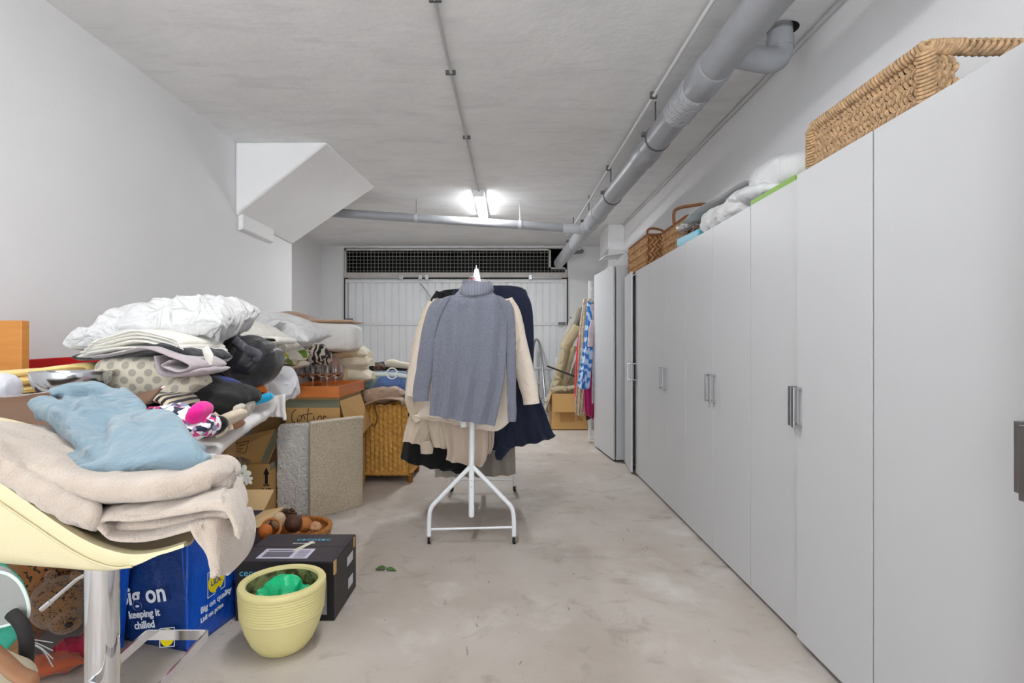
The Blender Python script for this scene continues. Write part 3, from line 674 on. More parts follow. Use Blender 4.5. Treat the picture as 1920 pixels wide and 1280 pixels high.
solo('grey_trousers', body([(885, 760, 960, 760), (888, 800, 964, 800), (890, 850, 966, 850), (892, 893, 967, 888)], 4.45, .035, 3, .02, 25), gry, 'grey trousers hanging at the far end of the rack low on the right', 'trousers')
solo('taupe_trousers', body([(815, 780, 890, 780), (816, 830, 892, 830), (816, 893, 900, 893)], 4.55, .03, 4, .02, 26), cloth('taupe', (176, 168, 158), 300), 'light taupe trousers seen low behind the white rack legs', 'trousers')
tg = solo('garment_tag', bx(P(869, 793, 3.47), (.032, .002, .052)), M('paper', (236, 236, 232), .8), 'small white paper tag hanging under the grey sweater hem', 'tag', smooth=False)

# ================================================================ SECOND RACK BEYOND THE CUPBOARD
r2 = thing('clothes_rack', 'second white clothes rack half hidden behind the free-standing cupboard', 'clothes rack', (PX(1108, 7.3), 7.3, 0))
xa = PX(1106, 7.4)
mk('post', box(xa - .018, xa + .018, 7.36, 7.40, .03, PZ(527, 7.4)), wmet, r2, smooth=False, bev=.004)
mk('post', box(xa + .5, xa + .536, 7.36, 7.40, .03, PZ(527, 7.4)), wmet, r2, smooth=False, bev=.004)
mk('top_rail', box(xa, xa + .52, 7.37, 7.39, PZ(531, 7.4), PZ(527, 7.4)), wmet, r2, smooth=False)
mk('rail', tube([(xa + .06, 6.86, 1.93), (xa + .05, 7.37, 1.93)], .012, 10), chrome, r2)
mk('foot_bar', box(xa - .018, xa + .536, 7.35, 7.41, 0, .035), wmet, r2, smooth=False, bev=.004)
def gm(name, Z, rows, mat, label, cat, th=.03, nf=3, amp=.02, seed=0, sl=()):
    t = thing(name, label, cat, P((rows[-1][0] + rows[-1][2]) / 2, rows[-1][1], Z), 'garments on the far rack')
    mk('garment_body', body(rows, Z, th, nf, amp, seed, n=60), mat, t)
    for s in sl: mk('sleeve', sleeve(s, Z - .03, .7, seed), mat, t)
    mk('hanger', tube(cr([P(1107, 556, Z), P(1107, 546, Z), P(1110, 543, Z), P(1109, 539, Z)], 4), .005, 8), hang_w, t)
gm('red_dress', 7.25, [(1094, 590, 1108, 590), (1084, 630, 1106, 630), (1079, 680, 1104, 680), (1077, 735, 1104, 735), (1078, 752, 1100, 755)], cloth('red_cotton', (198, 22, 60), 200), 'bright red dress at the left of the far rack', 'dress', seed=31)
gm('magenta_dress', 7.05, [(1098, 640, 1118, 640), (1094, 700, 1116, 700), (1095, 755, 1114, 750), (1096, 772, 1113, 776), (1100, 778, 1112, 786)], cloth('magenta_satin', (176, 12, 96), 150, rough=.5), 'long magenta dress hanging lowest on the far rack', 'dress', seed=32)
gm('beige_patterned_dress', 7.15, [(1094, 560, 1110, 560), (1086, 620, 1106, 620), (1082, 700, 1102, 700), (1078, 760, 1096, 765), (1079, 776, 1092, 782)], cloth('beige_pattern', (196, 176, 146), 200, pat=('noise', 30, (226, 216, 200))), 'beige patterned dress with a frilled hem on the far rack', 'dress', seed=33, amp=.035)
gm('black_dress', 7.12, [(1100, 640, 1116, 640), (1098, 720, 1116, 720), (1098, 765, 1116, 766), (1099, 788, 1114, 780)], blk, 'black dress partly hidden behind the magenta dress on the far rack', 'dress', seed=34)
gm('blue_tie_dye_dress', 6.86, [(1101, 565, 1109, 565), (1098, 600, 1113, 600), (1093, 650, 1113, 650), (1087, 690, 1109, 690), (1083, 722, 1106, 724), (1086, 728, 1102, 730)], cloth('blue_tie_dye', (58, 128, 206), 200, pat=('brush', 4.5, (198, 218, 242))), 'blue and white tie-dye dress at the front of the far rack', 'dress', seed=35, amp=.03)
gm('grey_pink_blouse', 6.84, [(1108, 570, 1120, 570), (1110, 600, 1124, 600), (1111, 650, 1122, 650), (1110, 700, 1122, 705), (1110, 750, 1122, 740), (1110, 756, 1118, 752)], cloth('grey_pink', (186, 170, 178), 200, pat=('noise', 12, (200, 196, 200))), 'long grey and pink patterned blouse right of the blue tie-dye dress', 'blouse', seed=36, sl=[[(1113, 600, 10), (1109, 625, 12), (1107, 650, 12)]])
gm('khaki_shirt', 6.95, [(1106, 565, 1116, 565), (1104, 600, 1118, 600), (1104, 640, 1116, 640), (1104, 678, 1114, 676)], cloth('khaki_pattern', (150, 136, 112), 200, pat=('noise', 26, (196, 184, 160))), 'khaki patterned shirt between the blue dress and the pink blouse', 'shirt', seed=37)
gm('dark_printed_dress', 7.1, [(1112, 570, 1124, 575), (1116, 610, 1128, 615), (1118, 660, 1127, 662), (1119, 690, 1124, 692)], cloth('dark_print', (60, 56, 66), 200, pat=('voro', 26, (170, 165, 168))), 'dark animal-print dress against the cupboard side', 'dress', seed=38)

# cardboard box, cushions, poles, ladder at the far right
card = M('cardboard', (198, 156, 98), .85, var=(3, .08), bump=(70, .0006)); card_d = M('cardboard_inside', (186, 148, 100), .9); tape = M('grey_tape', (122, 122, 100), .35)
t = thing('cardboard_box', 'cardboard box with its front flap hanging down under the beige cushions', 'box', (PX(1070, 8.3), 8.3, 0))
bx0, bx1 = PX(1035, 8.15), PX(1101, 8.15); bz = PZ(738, 8.15)
mk('box_body', J(box(bx0, bx1, 8.15, 8.16, 0, bz), box(bx0, bx1, 8.65, 8.66, 0, bz), box(bx0, bx0 + .01, 8.16, 8.65, 0, bz), box(bx1 - .01, bx1, 8.16, 8.65, 0, bz), box(bx0, bx1, 8.15, 8.66, 0, .01)), card, t, smooth=False)
mk('flap', quad((bx0 + .01, 8.145, bz), (bx1, 8.145, bz), (bx1, 8.11, bz - .27), (bx0 + .01, 8.11, bz - .27), .006), card, t, smooth=False)
mk('flap', quad((bx0, 8.16, bz), (bx0, 8.64, bz), (bx0 - .09, 8.62, bz - .26), (bx0 - .09, 8.2, bz - .26), .006), card, t, smooth=False)
mk('label_panel', J(bx(P(1064, 782, 8.148), (.22, .003, .13)), bx(P(1087, 782, 8.148), (.09, .003, .11))), M('card_print', (172, 128, 76), .85), t, smooth=False)
khk = cloth('khaki_cushion', (170, 156, 124), 120, wrinkle=(8, .02)); khk2 = cloth('grey_cushion', (168, 166, 156), 120, wrinkle=(8, .02))
cu = thing('lounger_cushion', 'folded beige tufted lounger cushion leaning in the corner above the open box', 'cushion', (PX(1070, 8.6), 8.6, bz))
def pad(pts, w, Z, mat, nm, sd, dep=.9): mk(nm, sleeve([(a, b, w) for a, b in pts], Z, dep, sd, .03, 16), mat, cu)
pad([(1086, 580), (1072, 610), (1060, 640), (1050, 680), (1040, 722), (1036, 740)], 15, 8.75, khk2, 'cushion_cover', 41)
pad([(1084, 612), (1066, 640), (1058, 655)], 20, 8.5, khk, 'cushion_pad', 42)
pad([(1060, 655), (1054, 680), (1047, 705), (1042, 724)], 15, 8.45, khk, 'cushion_pad', 43)
pad([(1076, 648), (1068, 672), (1060, 700), (1054, 726)], 15, 8.5, khk, 'cushion_pad', 44)
pad([(1090, 660), (1082, 690), (1070, 722)], 15, 8.62, khk, 'cushion_pad', 45)
pad([(1034, 735), (1048, 731), (1062, 732)], 15, 8.35, khk, 'cushion_pad', 46)
pad([(1060, 733), (1078, 729), (1100, 726)], 15, 8.4, khk, 'cushion_pad', 47)
pad([(1034, 738), (1026, 752), (1024, 775)], 9, 8.3, khk2, 'cushion_cover', 48)
pad([(1084, 578), (1090, 600), (1098, 640)], 17, 8.8, khk, 'cushion_pad', 49)
solo('dark_pole', tube([P(1026, 686, 8.1), P(1085, 708, 8.3)], .014, 8), M('dark_metal', (60, 58, 56), .5), 'dark thin metal pole sticking out leftwards across the beige cushions', 'pole')
solo('dark_pole', tube([P(1070, 595, 8.9), P(1092, 625, 8.7)], .018, 8), M('dark_metal', (60, 58, 56), .5), 'short dark pole end poking up above the red dress', 'pole')
ld_ = thing('step_ladder', 'slim grey step ladder leaning behind the navy coat against the garage door', 'ladder', (PX(1008, 10.0), 10.0, 0))
mk('side_rail', tube(cr([P(990, 770, 9.6), P(996, 690, 10.0), P(1000, 650, 10.3), P(1006, 636, 10.4), P(1013, 650, 10.3), P(1018, 700, 10.0), P(1024, 775, 9.7)], 5), .022, 10), steel, ld_)
mk('side_rail', tube([P(1011, 660, 10.3), P(1010, 776, 10.1)], .018, 10), steel, ld_)
for y_ in (690, 718, 746): mk('step', bx(P(1009, y_, 10.1), (.2, .08, .025)), steel, ld_, smooth=False, bev=.005)
solo('paper_bag', lump(P(1050, 700, 10.2) - Vector((0,0,.3)), (.26, .16, 1.2), n=5, wr=.03, ws=9, seed=3, res=14), M('white_film', (228, 229, 232), .5), 'crumpled white plastic bag leaning on the garage door left of the beige cushions', 'bag')

# ================================================================ ON TOP OF THE WARDROBES
def chunks(o, xd, zd, w, h, nx, nz, r, seed=0, tilt=.5, nrm=None, thin=.5, skip=None, ln=1.35):
    """woven panel: rows of slanted twisted strands on the rectangle o + xd*w + zd*h"""
    rd = random.Random(seed); xd = Vector(xd).normalized(); zd = Vector(zd).normalized(); nr = xd.cross(zd); V = []; Fc = []
    dx = w / nx; dz = h / nz
    for j in range(nz):
        for i in range(nx):
            if skip and skip((i + .5) / nx, (j + .5) / nz): continue
            c = Vector(o) + xd * ((i + .5 + (j % 2) * .5) * dx) + zd * ((j + .5) * dz) + nr * rd.uniform(-.15, .15) * r
            a = tilt * (1 if j % 2 else -1) + rd.uniform(-.15, .15); d = (zd * cos(a) + xd * sin(a)); s = d.cross(nr)
            L_ = max(dz, dx) * .5 * ln
            b = len(V); K = 6
            for q, (t, rr) in enumerate(((-1, .25), (-.5, .85), (0, 1), (.5, .85), (1, .25))):
                for k in range(K):
                    an = 2 * pi * k / K; V.append(c + d * (t * L_) + s * (cos(an) * r * rr) + nr * (sin(an) * r * rr * .9 + (1 - t * t) * r * .4))
            for q in range(4):
                for k in range(K): Fc.append((b + q * K + k, b + q * K + (k + 1) % K, b + (q + 1) * K + (k + 1) % K, b + (q + 1) * K + k))
            Fc.append(tuple(b + k for k in range(K))[::-1]); Fc.append(tuple(b + 4 * K + k for k in range(K)))
    return V, Fc
def wound(pts, R_, r, n, seed=0, K=6):
    """strands wound obliquely round a rope path"""
    pts = [Vector(p) for p in pts]; V = []; Fc = []; m = len(pts) - 1; rd = random.Random(seed)
    g = [tube(pts, R_ * .85, 10)]
    for i in range(n):
        t0 = i / n * m; a = int(min(t0, m - 1)); c = pts[a].lerp(pts[a + 1], t0 - a); d = (pts[a + 1] - pts[a]).normalized()
        u = Vector((0, 0, 1)); u = (u - d * u.dot(d)); u = (u if u.length > .1 else Vector((1, 0, 0)) - d * d.x).normalized(); v = d.cross(u)
        ring = [c + (u * cos(q) + v * sin(q)) * R_ + d * (sin(q + 1) * R_ * .6) for q in [2 * pi * k / 12 for k in range(12)]]
        g.append(tube(ring, r * rd.uniform(.85, 1.1), K, closed=True))
    return J(*g)
sea = M('seagrass', (204, 168, 128), .75, var=(45, .55), bump=(220, .0015, 2)); sead = M('seagrass_gap_shade', (52, 34, 22), .9)  # second tone: dark lining colour painting the shade in gaps between strands
zt = 2.012; bk = thing('seagrass_basket', 'big braided seagrass storage basket on the nearest wardrobes', 'basket', (1.59, 2.15, zt))
x0, x1, y0, y1, hb = 1.40, 1.80, 1.82, 2.50, .26
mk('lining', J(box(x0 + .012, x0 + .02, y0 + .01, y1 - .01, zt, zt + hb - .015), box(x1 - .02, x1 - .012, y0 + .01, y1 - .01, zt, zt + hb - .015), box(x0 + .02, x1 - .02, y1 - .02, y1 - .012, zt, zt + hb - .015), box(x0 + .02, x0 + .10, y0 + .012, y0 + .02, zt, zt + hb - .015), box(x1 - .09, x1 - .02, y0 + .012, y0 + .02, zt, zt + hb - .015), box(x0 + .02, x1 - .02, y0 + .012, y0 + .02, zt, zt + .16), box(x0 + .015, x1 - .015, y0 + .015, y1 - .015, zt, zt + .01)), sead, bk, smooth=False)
mk('side_panel', chunks((x0, y1, zt), (0, -1, 0), (0, 0, 1), y1 - y0, hb - .02, 28, 9, .0088, 1, tilt=.6, ln=1.7), sea, bk)
mk('side_panel', chunks((x1, y0, zt), (0, 1, 0), (0, 0, 1), y1 - y0, hb - .01, 22, 8, .013, 2), sea, bk)
mk('end_panel', chunks((x0, y0, zt), (1, 0, 0), (0, 0, 1), x1 - x0, hb - .03, 17, 9, .0105, 3, tilt=.42, ln=1.75, skip=lambda u, v: .24 < u < .76 and v > .70), sea, bk)
mk('end_panel', chunks((x1, y1, zt), (-1, 0, 0), (0, 0, 1), x1 - x0, hb - .03, 15, 8, .0135, 4), sea, bk)
for x_, y_ in ((x0, y0), (x0, y1), (x1, y0), (x1, y1)): mk('corner_binding', wound([(x_, y_, zt), (x_, y_, zt + hb)], .024, .0065, 20, 5), sea, bk)
zz = zt + hb
mk('rim', wound([(x0, y0, zz), (x0, y1, zz)], .02, .0085, 40, 6), sea, bk); mk('rim', wound([(x1, y0, zz), (x1, y1, zz)], .02, .0085, 40, 7), sea, bk); mk('rim', wound([(x0, y1, zz), (x1, y1, zz)], .02, .0085, 24, 8), sea, bk)
mk('handle', wound([(x0, y0, zz), (x0 + .1, y0, zz + .003), (x1 - .1, y0, zz + .003), (x1, y0, zz)], .021, .0085, 26, 9), sea, bk)

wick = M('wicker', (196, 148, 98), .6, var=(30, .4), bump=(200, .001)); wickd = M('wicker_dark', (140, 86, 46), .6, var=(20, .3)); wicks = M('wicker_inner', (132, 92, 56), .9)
def picnic(x0, x1, y0, y1, hb, label, loose=0, sd=0):
    t = thing('wicker_basket', label, 'basket', ((x0 + x1) / 2, (y0 + y1) / 2, zt), 'wicker baskets with hooped handles on the far wardrobes')
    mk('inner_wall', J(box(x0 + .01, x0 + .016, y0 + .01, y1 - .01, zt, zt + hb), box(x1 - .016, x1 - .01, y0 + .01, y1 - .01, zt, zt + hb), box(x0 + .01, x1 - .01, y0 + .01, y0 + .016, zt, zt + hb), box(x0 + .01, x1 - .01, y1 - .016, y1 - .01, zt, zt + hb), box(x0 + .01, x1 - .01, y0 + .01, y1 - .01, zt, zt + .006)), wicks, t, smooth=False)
    nx = int((y1 - y0) / .04); nz = int(hb / .036); n2 = int((x1 - x0) / .04)
    mk('side_panel', chunks((x0, y1, zt), (0, -1, 0), (0, 0, 1), y1 - y0, hb, nx, nz, .009, sd, tilt=.7, ln=1.5), wick, t)
    mk('end_panel', chunks((x0, y0, zt), (1, 0, 0), (0, 0, 1), x1 - x0, hb, n2, nz, .009, sd + 1, tilt=.7, ln=1.5), wick, t)
    mk('side_panel', chunks((x1, y0, zt), (0, 1, 0), (0, 0, 1), y1 - y0, hb, nx, nz, .009, sd + 2, tilt=.7, ln=1.5), wick, t)
    mk('end_panel', chunks((x1, y1, zt), (-1, 0, 0), (0, 0, 1), x1 - x0, hb, n2, nz, .009, sd + 3, tilt=.7, ln=1.5), wick, t)
    zz = zt + hb
    for a, b_ in (((x0, y0), (x0, y1)), ((x1, y0), (x1, y1)), ((x0, y0), (x1, y0)), ((x0, y1), (x1, y1))):
        mk('rim', wound([(a[0], a[1], zz), (b_[0], b_[1], zz)], .011, .005, 26, 1), wickd, t)
    for c in ((x0, y0), (x0, y1), (x1, y0), (x1, y1)): mk('corner_post', tube([(c[0], c[1], zt), (c[0], c[1], zz)], .012, 8), wickd, t)
    return t
b1 = picnic(1.285, 1.55, 5.0, 5.74, .275, 'brown wicker basket with hooped handle at the far end of the wardrobe tops', sd=3)
mk('handle', tube(cr([(1.34, 5.2, zt + .27), (1.335, 5.2, zt + .35), (1.36, 5.2, zt + .375), (1.42, 5.22, zt + .38), (1.50, 5.25, zt + .36), (1.54, 5.27, zt + .27)], 6), .011, 10), wickd, b1)
mk('lid', J(prism([(1.285, 5.0, zt + .275), (1.55, 5.0, zt + .275), (1.42, 5.0, zt + .30)], (0, .74, 0))), wick, b1, smooth=False, bev=.005)
b2 = picnic(1.40, 1.70, 4.25, 4.93, .27, 'second wicker basket with a tall hooped handle, full of small things', sd=9)
mk('handle', tube(cr([(1.415, 4.62, zt + .27), (1.41, 4.62, zt + .38), (1.44, 4.60, zt + .42), (1.54, 4.55, zt + .43), (1.66, 4.50, zt + .42), (1.69, 4.5, zt + .27)], 6), .013, 10), wickd, b2)
solo('wooden_tray', rot(box(1.33, 1.62, 3.92, 4.22, 2.09, 2.115), (1.45, 4.1, 2.1), (0, -.15, .3)), M('brown_wood', (140, 98, 62), .5, pat=('wood', 5, (112, 74, 44))), 'brown wooden tray lying beside the second wicker basket', 'tray', smooth=False, bev=.006)
solo('wooden_board', rot(box(1.36, 1.60, 3.9, 4.15, 2.13, 2.15), (1.45, 4.0, 2.14), (0, -.2, -.2)), M('brown_wood_dark', (112, 78, 56), .5), 'dark wooden board on top of the brown wooden tray', 'board', smooth=False, bev=.004)
solo('blue_folder', rot(box(1.285, 1.56, 3.72, 4.1, 2.004, 2.075), (1.4, 3.9, 2.03), (0, 0, .08)), M('cyan_plastic', (98, 178, 198), .4), 'turquoise plastic folder box on the wardrobe beside the wicker baskets', 'folder', smooth=False, bev=.01)
film = M('clear_film', (236, 238, 240), .25, bump=(26, .01, 3), trans=.35, wrinkle=(9, .03)); wp = M('white_plastic_bag', (216, 217, 219), .38, wrinkle=(6, .02))
solo('clear_plastic_sheet', lump((1.48, 4.12, 2.19), (.28, .5, .06), (0, 0, .3), n=2.2, wr=.04, ws=9, seed=5), film, 'clear crinkled plastic sheet over the wooden tray', 'plastic sheet')
tow = cloth('white_towel', (214, 214, 214), 260, sheen=.5)
solo('towel', lump((1.47, 3.42, 2.085), (.36, .62, .16), (0, 0, .05), n=4, wr=.03, ws=10, seed=8), tow, 'crumpled white towel on the wardrobe tops', 'towel')
solo('plastic_bag', lump((1.55, 2.92, 2.19), (.36, .62, .20), (.12, 0, .05), n=2.6, wr=.018, ws=4, seed=9), wp, 'large smooth white plastic bag lying on the wardrobe tops', 'bag')
solo('plastic_bag', lump((1.42, 3.12, 2.12), (.22, .62, .10), (.1, .2, 0), n=2.2, wr=.016, ws=5, seed=10), wp, 'smaller white plastic bag in front of the large one', 'bag')
solo('paper_sheet', slabpath(cr([(1.36, 3.95, 2.16), (1.38, 3.7, 2.20), (1.42, 3.4, 2.21), (1.45, 3.1, 2.22)], 4), .004, .2, (1, 0, 0), wr=.004), wp, 'thin white plastic sheet sticking out over the towel', 'plastic sheet')
solo('green_folder', box(1.275, 1.52, 2.42, 2.86, 2.004, 2.036), M('green_card', (132, 172, 78), .5), 'flat lime green box lying along the wardrobe edge before the plastic bags', 'box', smooth=False, bev=.004)
# ================================================================ CARTONS, BASKETS AND BAGS ON THE FLOOR, LEFT
blackc = M('black_card', (30, 29, 32), .45, bump=(60, .0006)); blackt = M('black_card_top', (62, 56, 62), .5, var=(6, .15)); ink = M('black_ink', (22, 20, 20), .6)
ltext = M('pale_print', (206, 206, 210), .6); bluep = M('blue_print', (92, 170, 204), .6); orangep = M('tan_card', (196, 158, 104), .8)
# --- black appliance carton
x0, x1, y0, y1, h = -1.262, -.803, 2.52, 2.88, .274
t = thing('appliance_carton', 'black printed appliance carton taped shut behind the cream planter', 'box', ((x0 + x1) / 2, (y0 + y1) / 2, 0))
mk('box_body', box(x0, x1, y0, y1, .001, h), blackc, t, smooth=False, bev=.003)
mk('top_flap', box(x0 + .002, x1 - .002, y0 + .002, (y0 + y1) / 2 - .002, h, h + .004), blackt, t, smooth=False, bev=.001)
mk('top_flap', box(x0 + .002, x1 - .002, (y0 + y1) / 2 + .002, y1 - .002, h, h + .004), blackt, t, smooth=False, bev=.001)
zt_ = h + .0045
def onz(a, b, c, d): return box(a, b, c, d, zt_, zt_ + .0006)
mk('shipping_label', onz(x0 + .08, x0 + .32, y0 + .03, y0 + .15), M('label_lilac', (206, 202, 220), .5), t, smooth=False)
mk('label_print', J(box(x0 + .10, x0 + .23, y0 + .045, y0 + .11, zt_ + .0006, zt_ + .001), box(x0 + .10, x0 + .23, y0 + .12, y0 + .135, zt_ + .0006, zt_ + .001), *[box(x0 + .25, x0 + .305, y0 + .04 + i * .014, y0 + .046 + i * .014, zt_ + .0006, zt_ + .001) for i in range(7)]), M('label_grey', (110, 106, 118), .6), t, smooth=False)
mk('tape', rot(box(x0 + .235, x0 + .262, y0 + .12, y0 + .25, zt_ + .001, zt_ + .0016), (x0 + .25, y0 + .18, zt_), (0, 0, -.35)), M('cream_tape', (226, 222, 200), .4), t, smooth=False)
text('cecotec', .05, (x0 + .18, y1 - .10, zt_), (1, 0, 0), (0, 1, 0), bluep, t, sx=1.1, label='blue brand lettering'); text('innovation', .024, (x0 + .18, y1 - .145, zt_), (1, 0, 0), (0, 1, 0), ltext, t, sx=1.1, label='small pale lettering')
text('cecotec', .045, (x0 + .018, y0 - .0005, h - .065), (1, 0, 0), (0, 0, 1), bluep, t, sx=1.05, label='blue brand lettering')
mk('corner_tape', J(box(x1 - .004, x1 + .001, y0 - .001, y0 + .03, h - .06, h + .002), box(x1 - .001, x1 + .001, y0 + .31, y0 + .34, h - .05, h)), orangep, t, smooth=False)
mk('side_sticker', J(box(x1, x1 + .001, y0 + .20, y0 + .30, .17, .215), box(x1, x1 + .001, y0 + .22, y0 + .30, .05, .10)), ltext, t, smooth=False)
mk('oven_print', J(box(x1 - .10, x1 - .035, y0 - .001, y0, .03, .19)), M('grey_print', (140, 142, 146), .5), t, smooth=False)
text('mini oven', .012, (x1 - .085, y0 - .001, h - .055), (1, 0, 0), (0, 0, 1), ltext, t, label='small pale lettering')
# --- cream planter with green plastic inside
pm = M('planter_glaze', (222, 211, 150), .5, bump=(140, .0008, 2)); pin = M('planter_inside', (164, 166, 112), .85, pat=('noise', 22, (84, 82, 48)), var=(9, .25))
pc = (-.956, 2.31, 0); pl = thing('planter', 'round cream ribbed planter pot on the concrete floor', 'plant pot', pc)
prof = [(.0001, 0), (.088, 0), (.10, .008), (.125, .04), (.148, .09), (.163, .14)]
for i in range(9):
    z = .155 + i * .011; r_ = .1665 + .006 * (i / 9); prof += [(r_, z), (r_ + .0022, z + .003), (r_ + .0022, z + .007), (r_, z + .0095)]
prof += [(.175, .258), (.176, .272), (.172, .281), (.16, .284), (.146, .281), (.142, .27)]
mk('pot_body', lathe(prof + [(.10, .26)][:0], pc, 72, cap=False), pm, pl, auto=50)
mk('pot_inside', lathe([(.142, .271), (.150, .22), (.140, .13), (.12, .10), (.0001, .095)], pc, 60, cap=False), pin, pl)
gp = solo('green_plastic_bag', lump((-.955, 2.30, .185), (.26, .24, .21), (0, .1, .3), n=1.4, wr=.05, ws=9, seed=6, res=20), M('green_film', (26, 186, 124), .35, bump=(40, .006)), 'crumpled bright green plastic bag inside the cream planter', 'plastic bag')
# --- fallen leaf in two pieces
lf = M('leaf_green', (72, 108, 46), .5, var=(20, .3))
def leaf(c, L_, W_, rz, sd):
    V = []; Fc = []; n = 12
    for i in range(n + 1):
        u = i / n; w = W_ / 2 * sin(pi * u ** .8) + .0015
        for j, s in enumerate((-1, -.5, 0, .5, 1)):
            V.append(Matrix.Rotation(rz, 3, 'Z') @ Vector(((u - .5) * L_, s * w, .004 + .008 * abs(s) * sin(pi * u) + .006 * sin(u * 4 + sd))) + Vector(c))
    for i in range(n):
        for j in range(4): Fc.append((i * 5 + j, (i + 1) * 5 + j, (i + 1) * 5 + j + 1, i * 5 + j + 1))
    return V, Fc
solo('leaf', leaf((PX(716, 3.09), 3.09, .001), .072, .036, .1, 0), lf, 'left half of a torn green leaf lying alone on the floor', 'leaf', solid=.0012)
solo('leaf', leaf((PX(735, 3.09), 3.08, .001), .062, .026, -.1, 1), lf, 'right half of a torn green leaf lying alone on the floor', 'leaf', solid=.0012)
solo('paper_scrap', bx((PX(724, 3.09), 3.088, .004), (.009, .03, .004)), ltext, 'tiny white scrap between the two leaf pieces', 'scrap', smooth=False)

# --- shopping bag
bb = M('bag_blue', (18, 84, 196), .35, bump=(20, .006, 3), wrinkle=(6, .02)); bbd = M('bag_navy', (14, 52, 118), .4, bump=(20, .006, 3), wrinkle=(6, .02)); bagw = M('bag_white_print', (226, 232, 244), .5); bagy = M('bag_yellow', (250, 226, 20), .5)
bl = Vector((-1.80, 2.40, 0)); bf = Vector((-1.335, 2.27, 0)); brr = Vector((-1.285, 2.57, 0)); bk_ = brr + (bl - bf)
sb = thing('shopping_bag', 'big blue supermarket shopping bag with white slogans beneath the cream stool', 'bag', (bl + brr) / 2)
up = Vector((0, 0, .46))
def panel(a, b, ha, hb, seed, bulge=.02, lean=Vector((0, 0, 0))):
    V = []; Fc = []; n = 26; m = 20; d = (b - a); nr = d.cross(Vector((0, 0, 1))).normalized()
    for j in range(m + 1):
        for i in range(n + 1):
            u, v = i / n, j / m; h_ = ha + (hb - ha) * u
            p = a + d * u + Vector((0, 0, h_ * v)) + lean * v; e = sin(pi * u) * sin(pi * min(v * 1.2, 1))
            p += nr * (bulge * e + .010 * e * ridged(p + Vector((seed, 0, 0)), 6)); V.append(p)
    for j in range(m):
        for i in range(n): Fc.append((j * (n + 1) + i, j * (n + 1) + i + 1, (j + 1) * (n + 1) + i + 1, (j + 1) * (n + 1) + i))
    return V, Fc
L0 = Vector((.03, .02, 0))
mk('front_panel', panel(bl, bf, .40, .50, 1, .03), bbd, sb, solid=.003)
mk('side_panel', panel(bf, brr, .50, .46, 2, .02, Vector((-.03, 0, 0))), bb, sb, solid=.003)
mk('side_panel', panel(bk_, bl, .44, .40, 3, .02), bb, sb, solid=.003)
mk('back_panel', panel(brr, bk_, .46, .44, 4, .02), bbd, sb, solid=.003)
mk('base', prism([bl + Vector((0, 0, .004)), bf + Vector((0, 0, .004)), brr + Vector((0, 0, .004)), bk_ + Vector((0, 0, .004))], (0, 0, .006)), bb, sb, smooth=False)
fx = (bf - bl).normalized(); nf = fx.cross(Vector((0, 0, 1))); fo = bl + nf * .046
sxd = (brr - bf).normalized(); ns = sxd.cross(Vector((0, 0, 1))); so_ = bf + ns * .03
mk('strap', prism([fo + fx * .145, fo + fx * .192, fo + fx * .235 + Vector((0, 0, .42)), fo + fx * .188 + Vector((0, 0, .42))], nf * .016), bb, sb, smooth=False)
sl = (fx + Vector((0, 0, .22))).normalized(); upv = Vector((0, 0, 1)) - fx * .1
text('Big on', .105, fo + fx * .165 + Vector((0, 0, .17)), sl, upv, bagw, sb, bold=.0022, label='large white slogan')
text('keeping it', .043, fo + fx * .225 + Vector((0, 0, .125)), sl, upv, bagw, sb, bold=.001, label='small white slogan'); text('chilled', .043, fo + fx * .255 + Vector((0, 0, .085)), sl, upv, bagw, sb, bold=.001, label='small white slogan')
def disc(o, xd, ud, r, mat, par, nm='logo_disc', th=.0015, n=32):
    xd = Vector(xd).normalized(); ud = Vector(ud).normalized(); return mk(nm, prism([Vector(o) + xd * cos(2 * pi * k / n) * r + ud * sin(2 * pi * k / n) * r for k in range(n)], xd.cross(ud) * th), mat, par, smooth=False)
def logo(o, xd, ud, s):
    xd = Vector(xd).normalized(); ud = Vector(ud).normalized(); nn = xd.cross(ud)
    for a, b, c, d in ((-s, s, s - .003, s), (-s, s, -s, -s + .003), (-s, -s + .003, -s, s), (s - .003, s, -s, s)):
        mk('logo_frame', prism([o + xd * a + ud * c, o + xd * b + ud * c, o + xd * b + ud * d, o + xd * a + ud * d], nn * .0015), bagw, sb, smooth=False)
    disc(o, xd, ud, s * .9, bagy, sb, th=.002)
    text('LIDL', s * .62, o - xd * s * .68 - ud * s * .2 + nn * .001, xd, ud, M('logo_blue', (20, 60, 150), .5), sb, bold=.0006, label='dark blue brand lettering')
sl2 = (sxd + Vector((0, 0, .05))).normalized()
logo(so_ + sxd * .155 + Vector((-.015, 0, .235)), sl2, Vector((0, 0, 1)), .056)
for i, (tx, sz) in enumerate((('Big on quality', .036), ('Lidl on price', .028))):
    text(tx, sz, so_ + sxd * .05 + Vector((-.01, 0, .135 - i * .04)), sl2, Vector((0, 0, 1)), bagw, sb, bold=.0008, label='white slogan on the bag side')
logo(fo + fx * .425 + Vector((0, 0, .075)), sl, Vector((0, 0, 1)), .04)
mk('edge_piping', tube([bf + Vector((0, 0, .01)), bf + nf * .004 + Vector((0, 0, .25)), bf + Vector((0, 0, .49))], .006, 8), bb, sb)
mk('handle', tube(cr([fo + fx * .16 + Vector((0, .0, .4)), fo + fx * .2 + Vector((0, .03, .47)), fo + fx * .30 + Vector((0, .05, .48)), fo + fx * .36 + Vector((0, .02, .44))], 6), .014, 8, ry=.2), bb, sb)
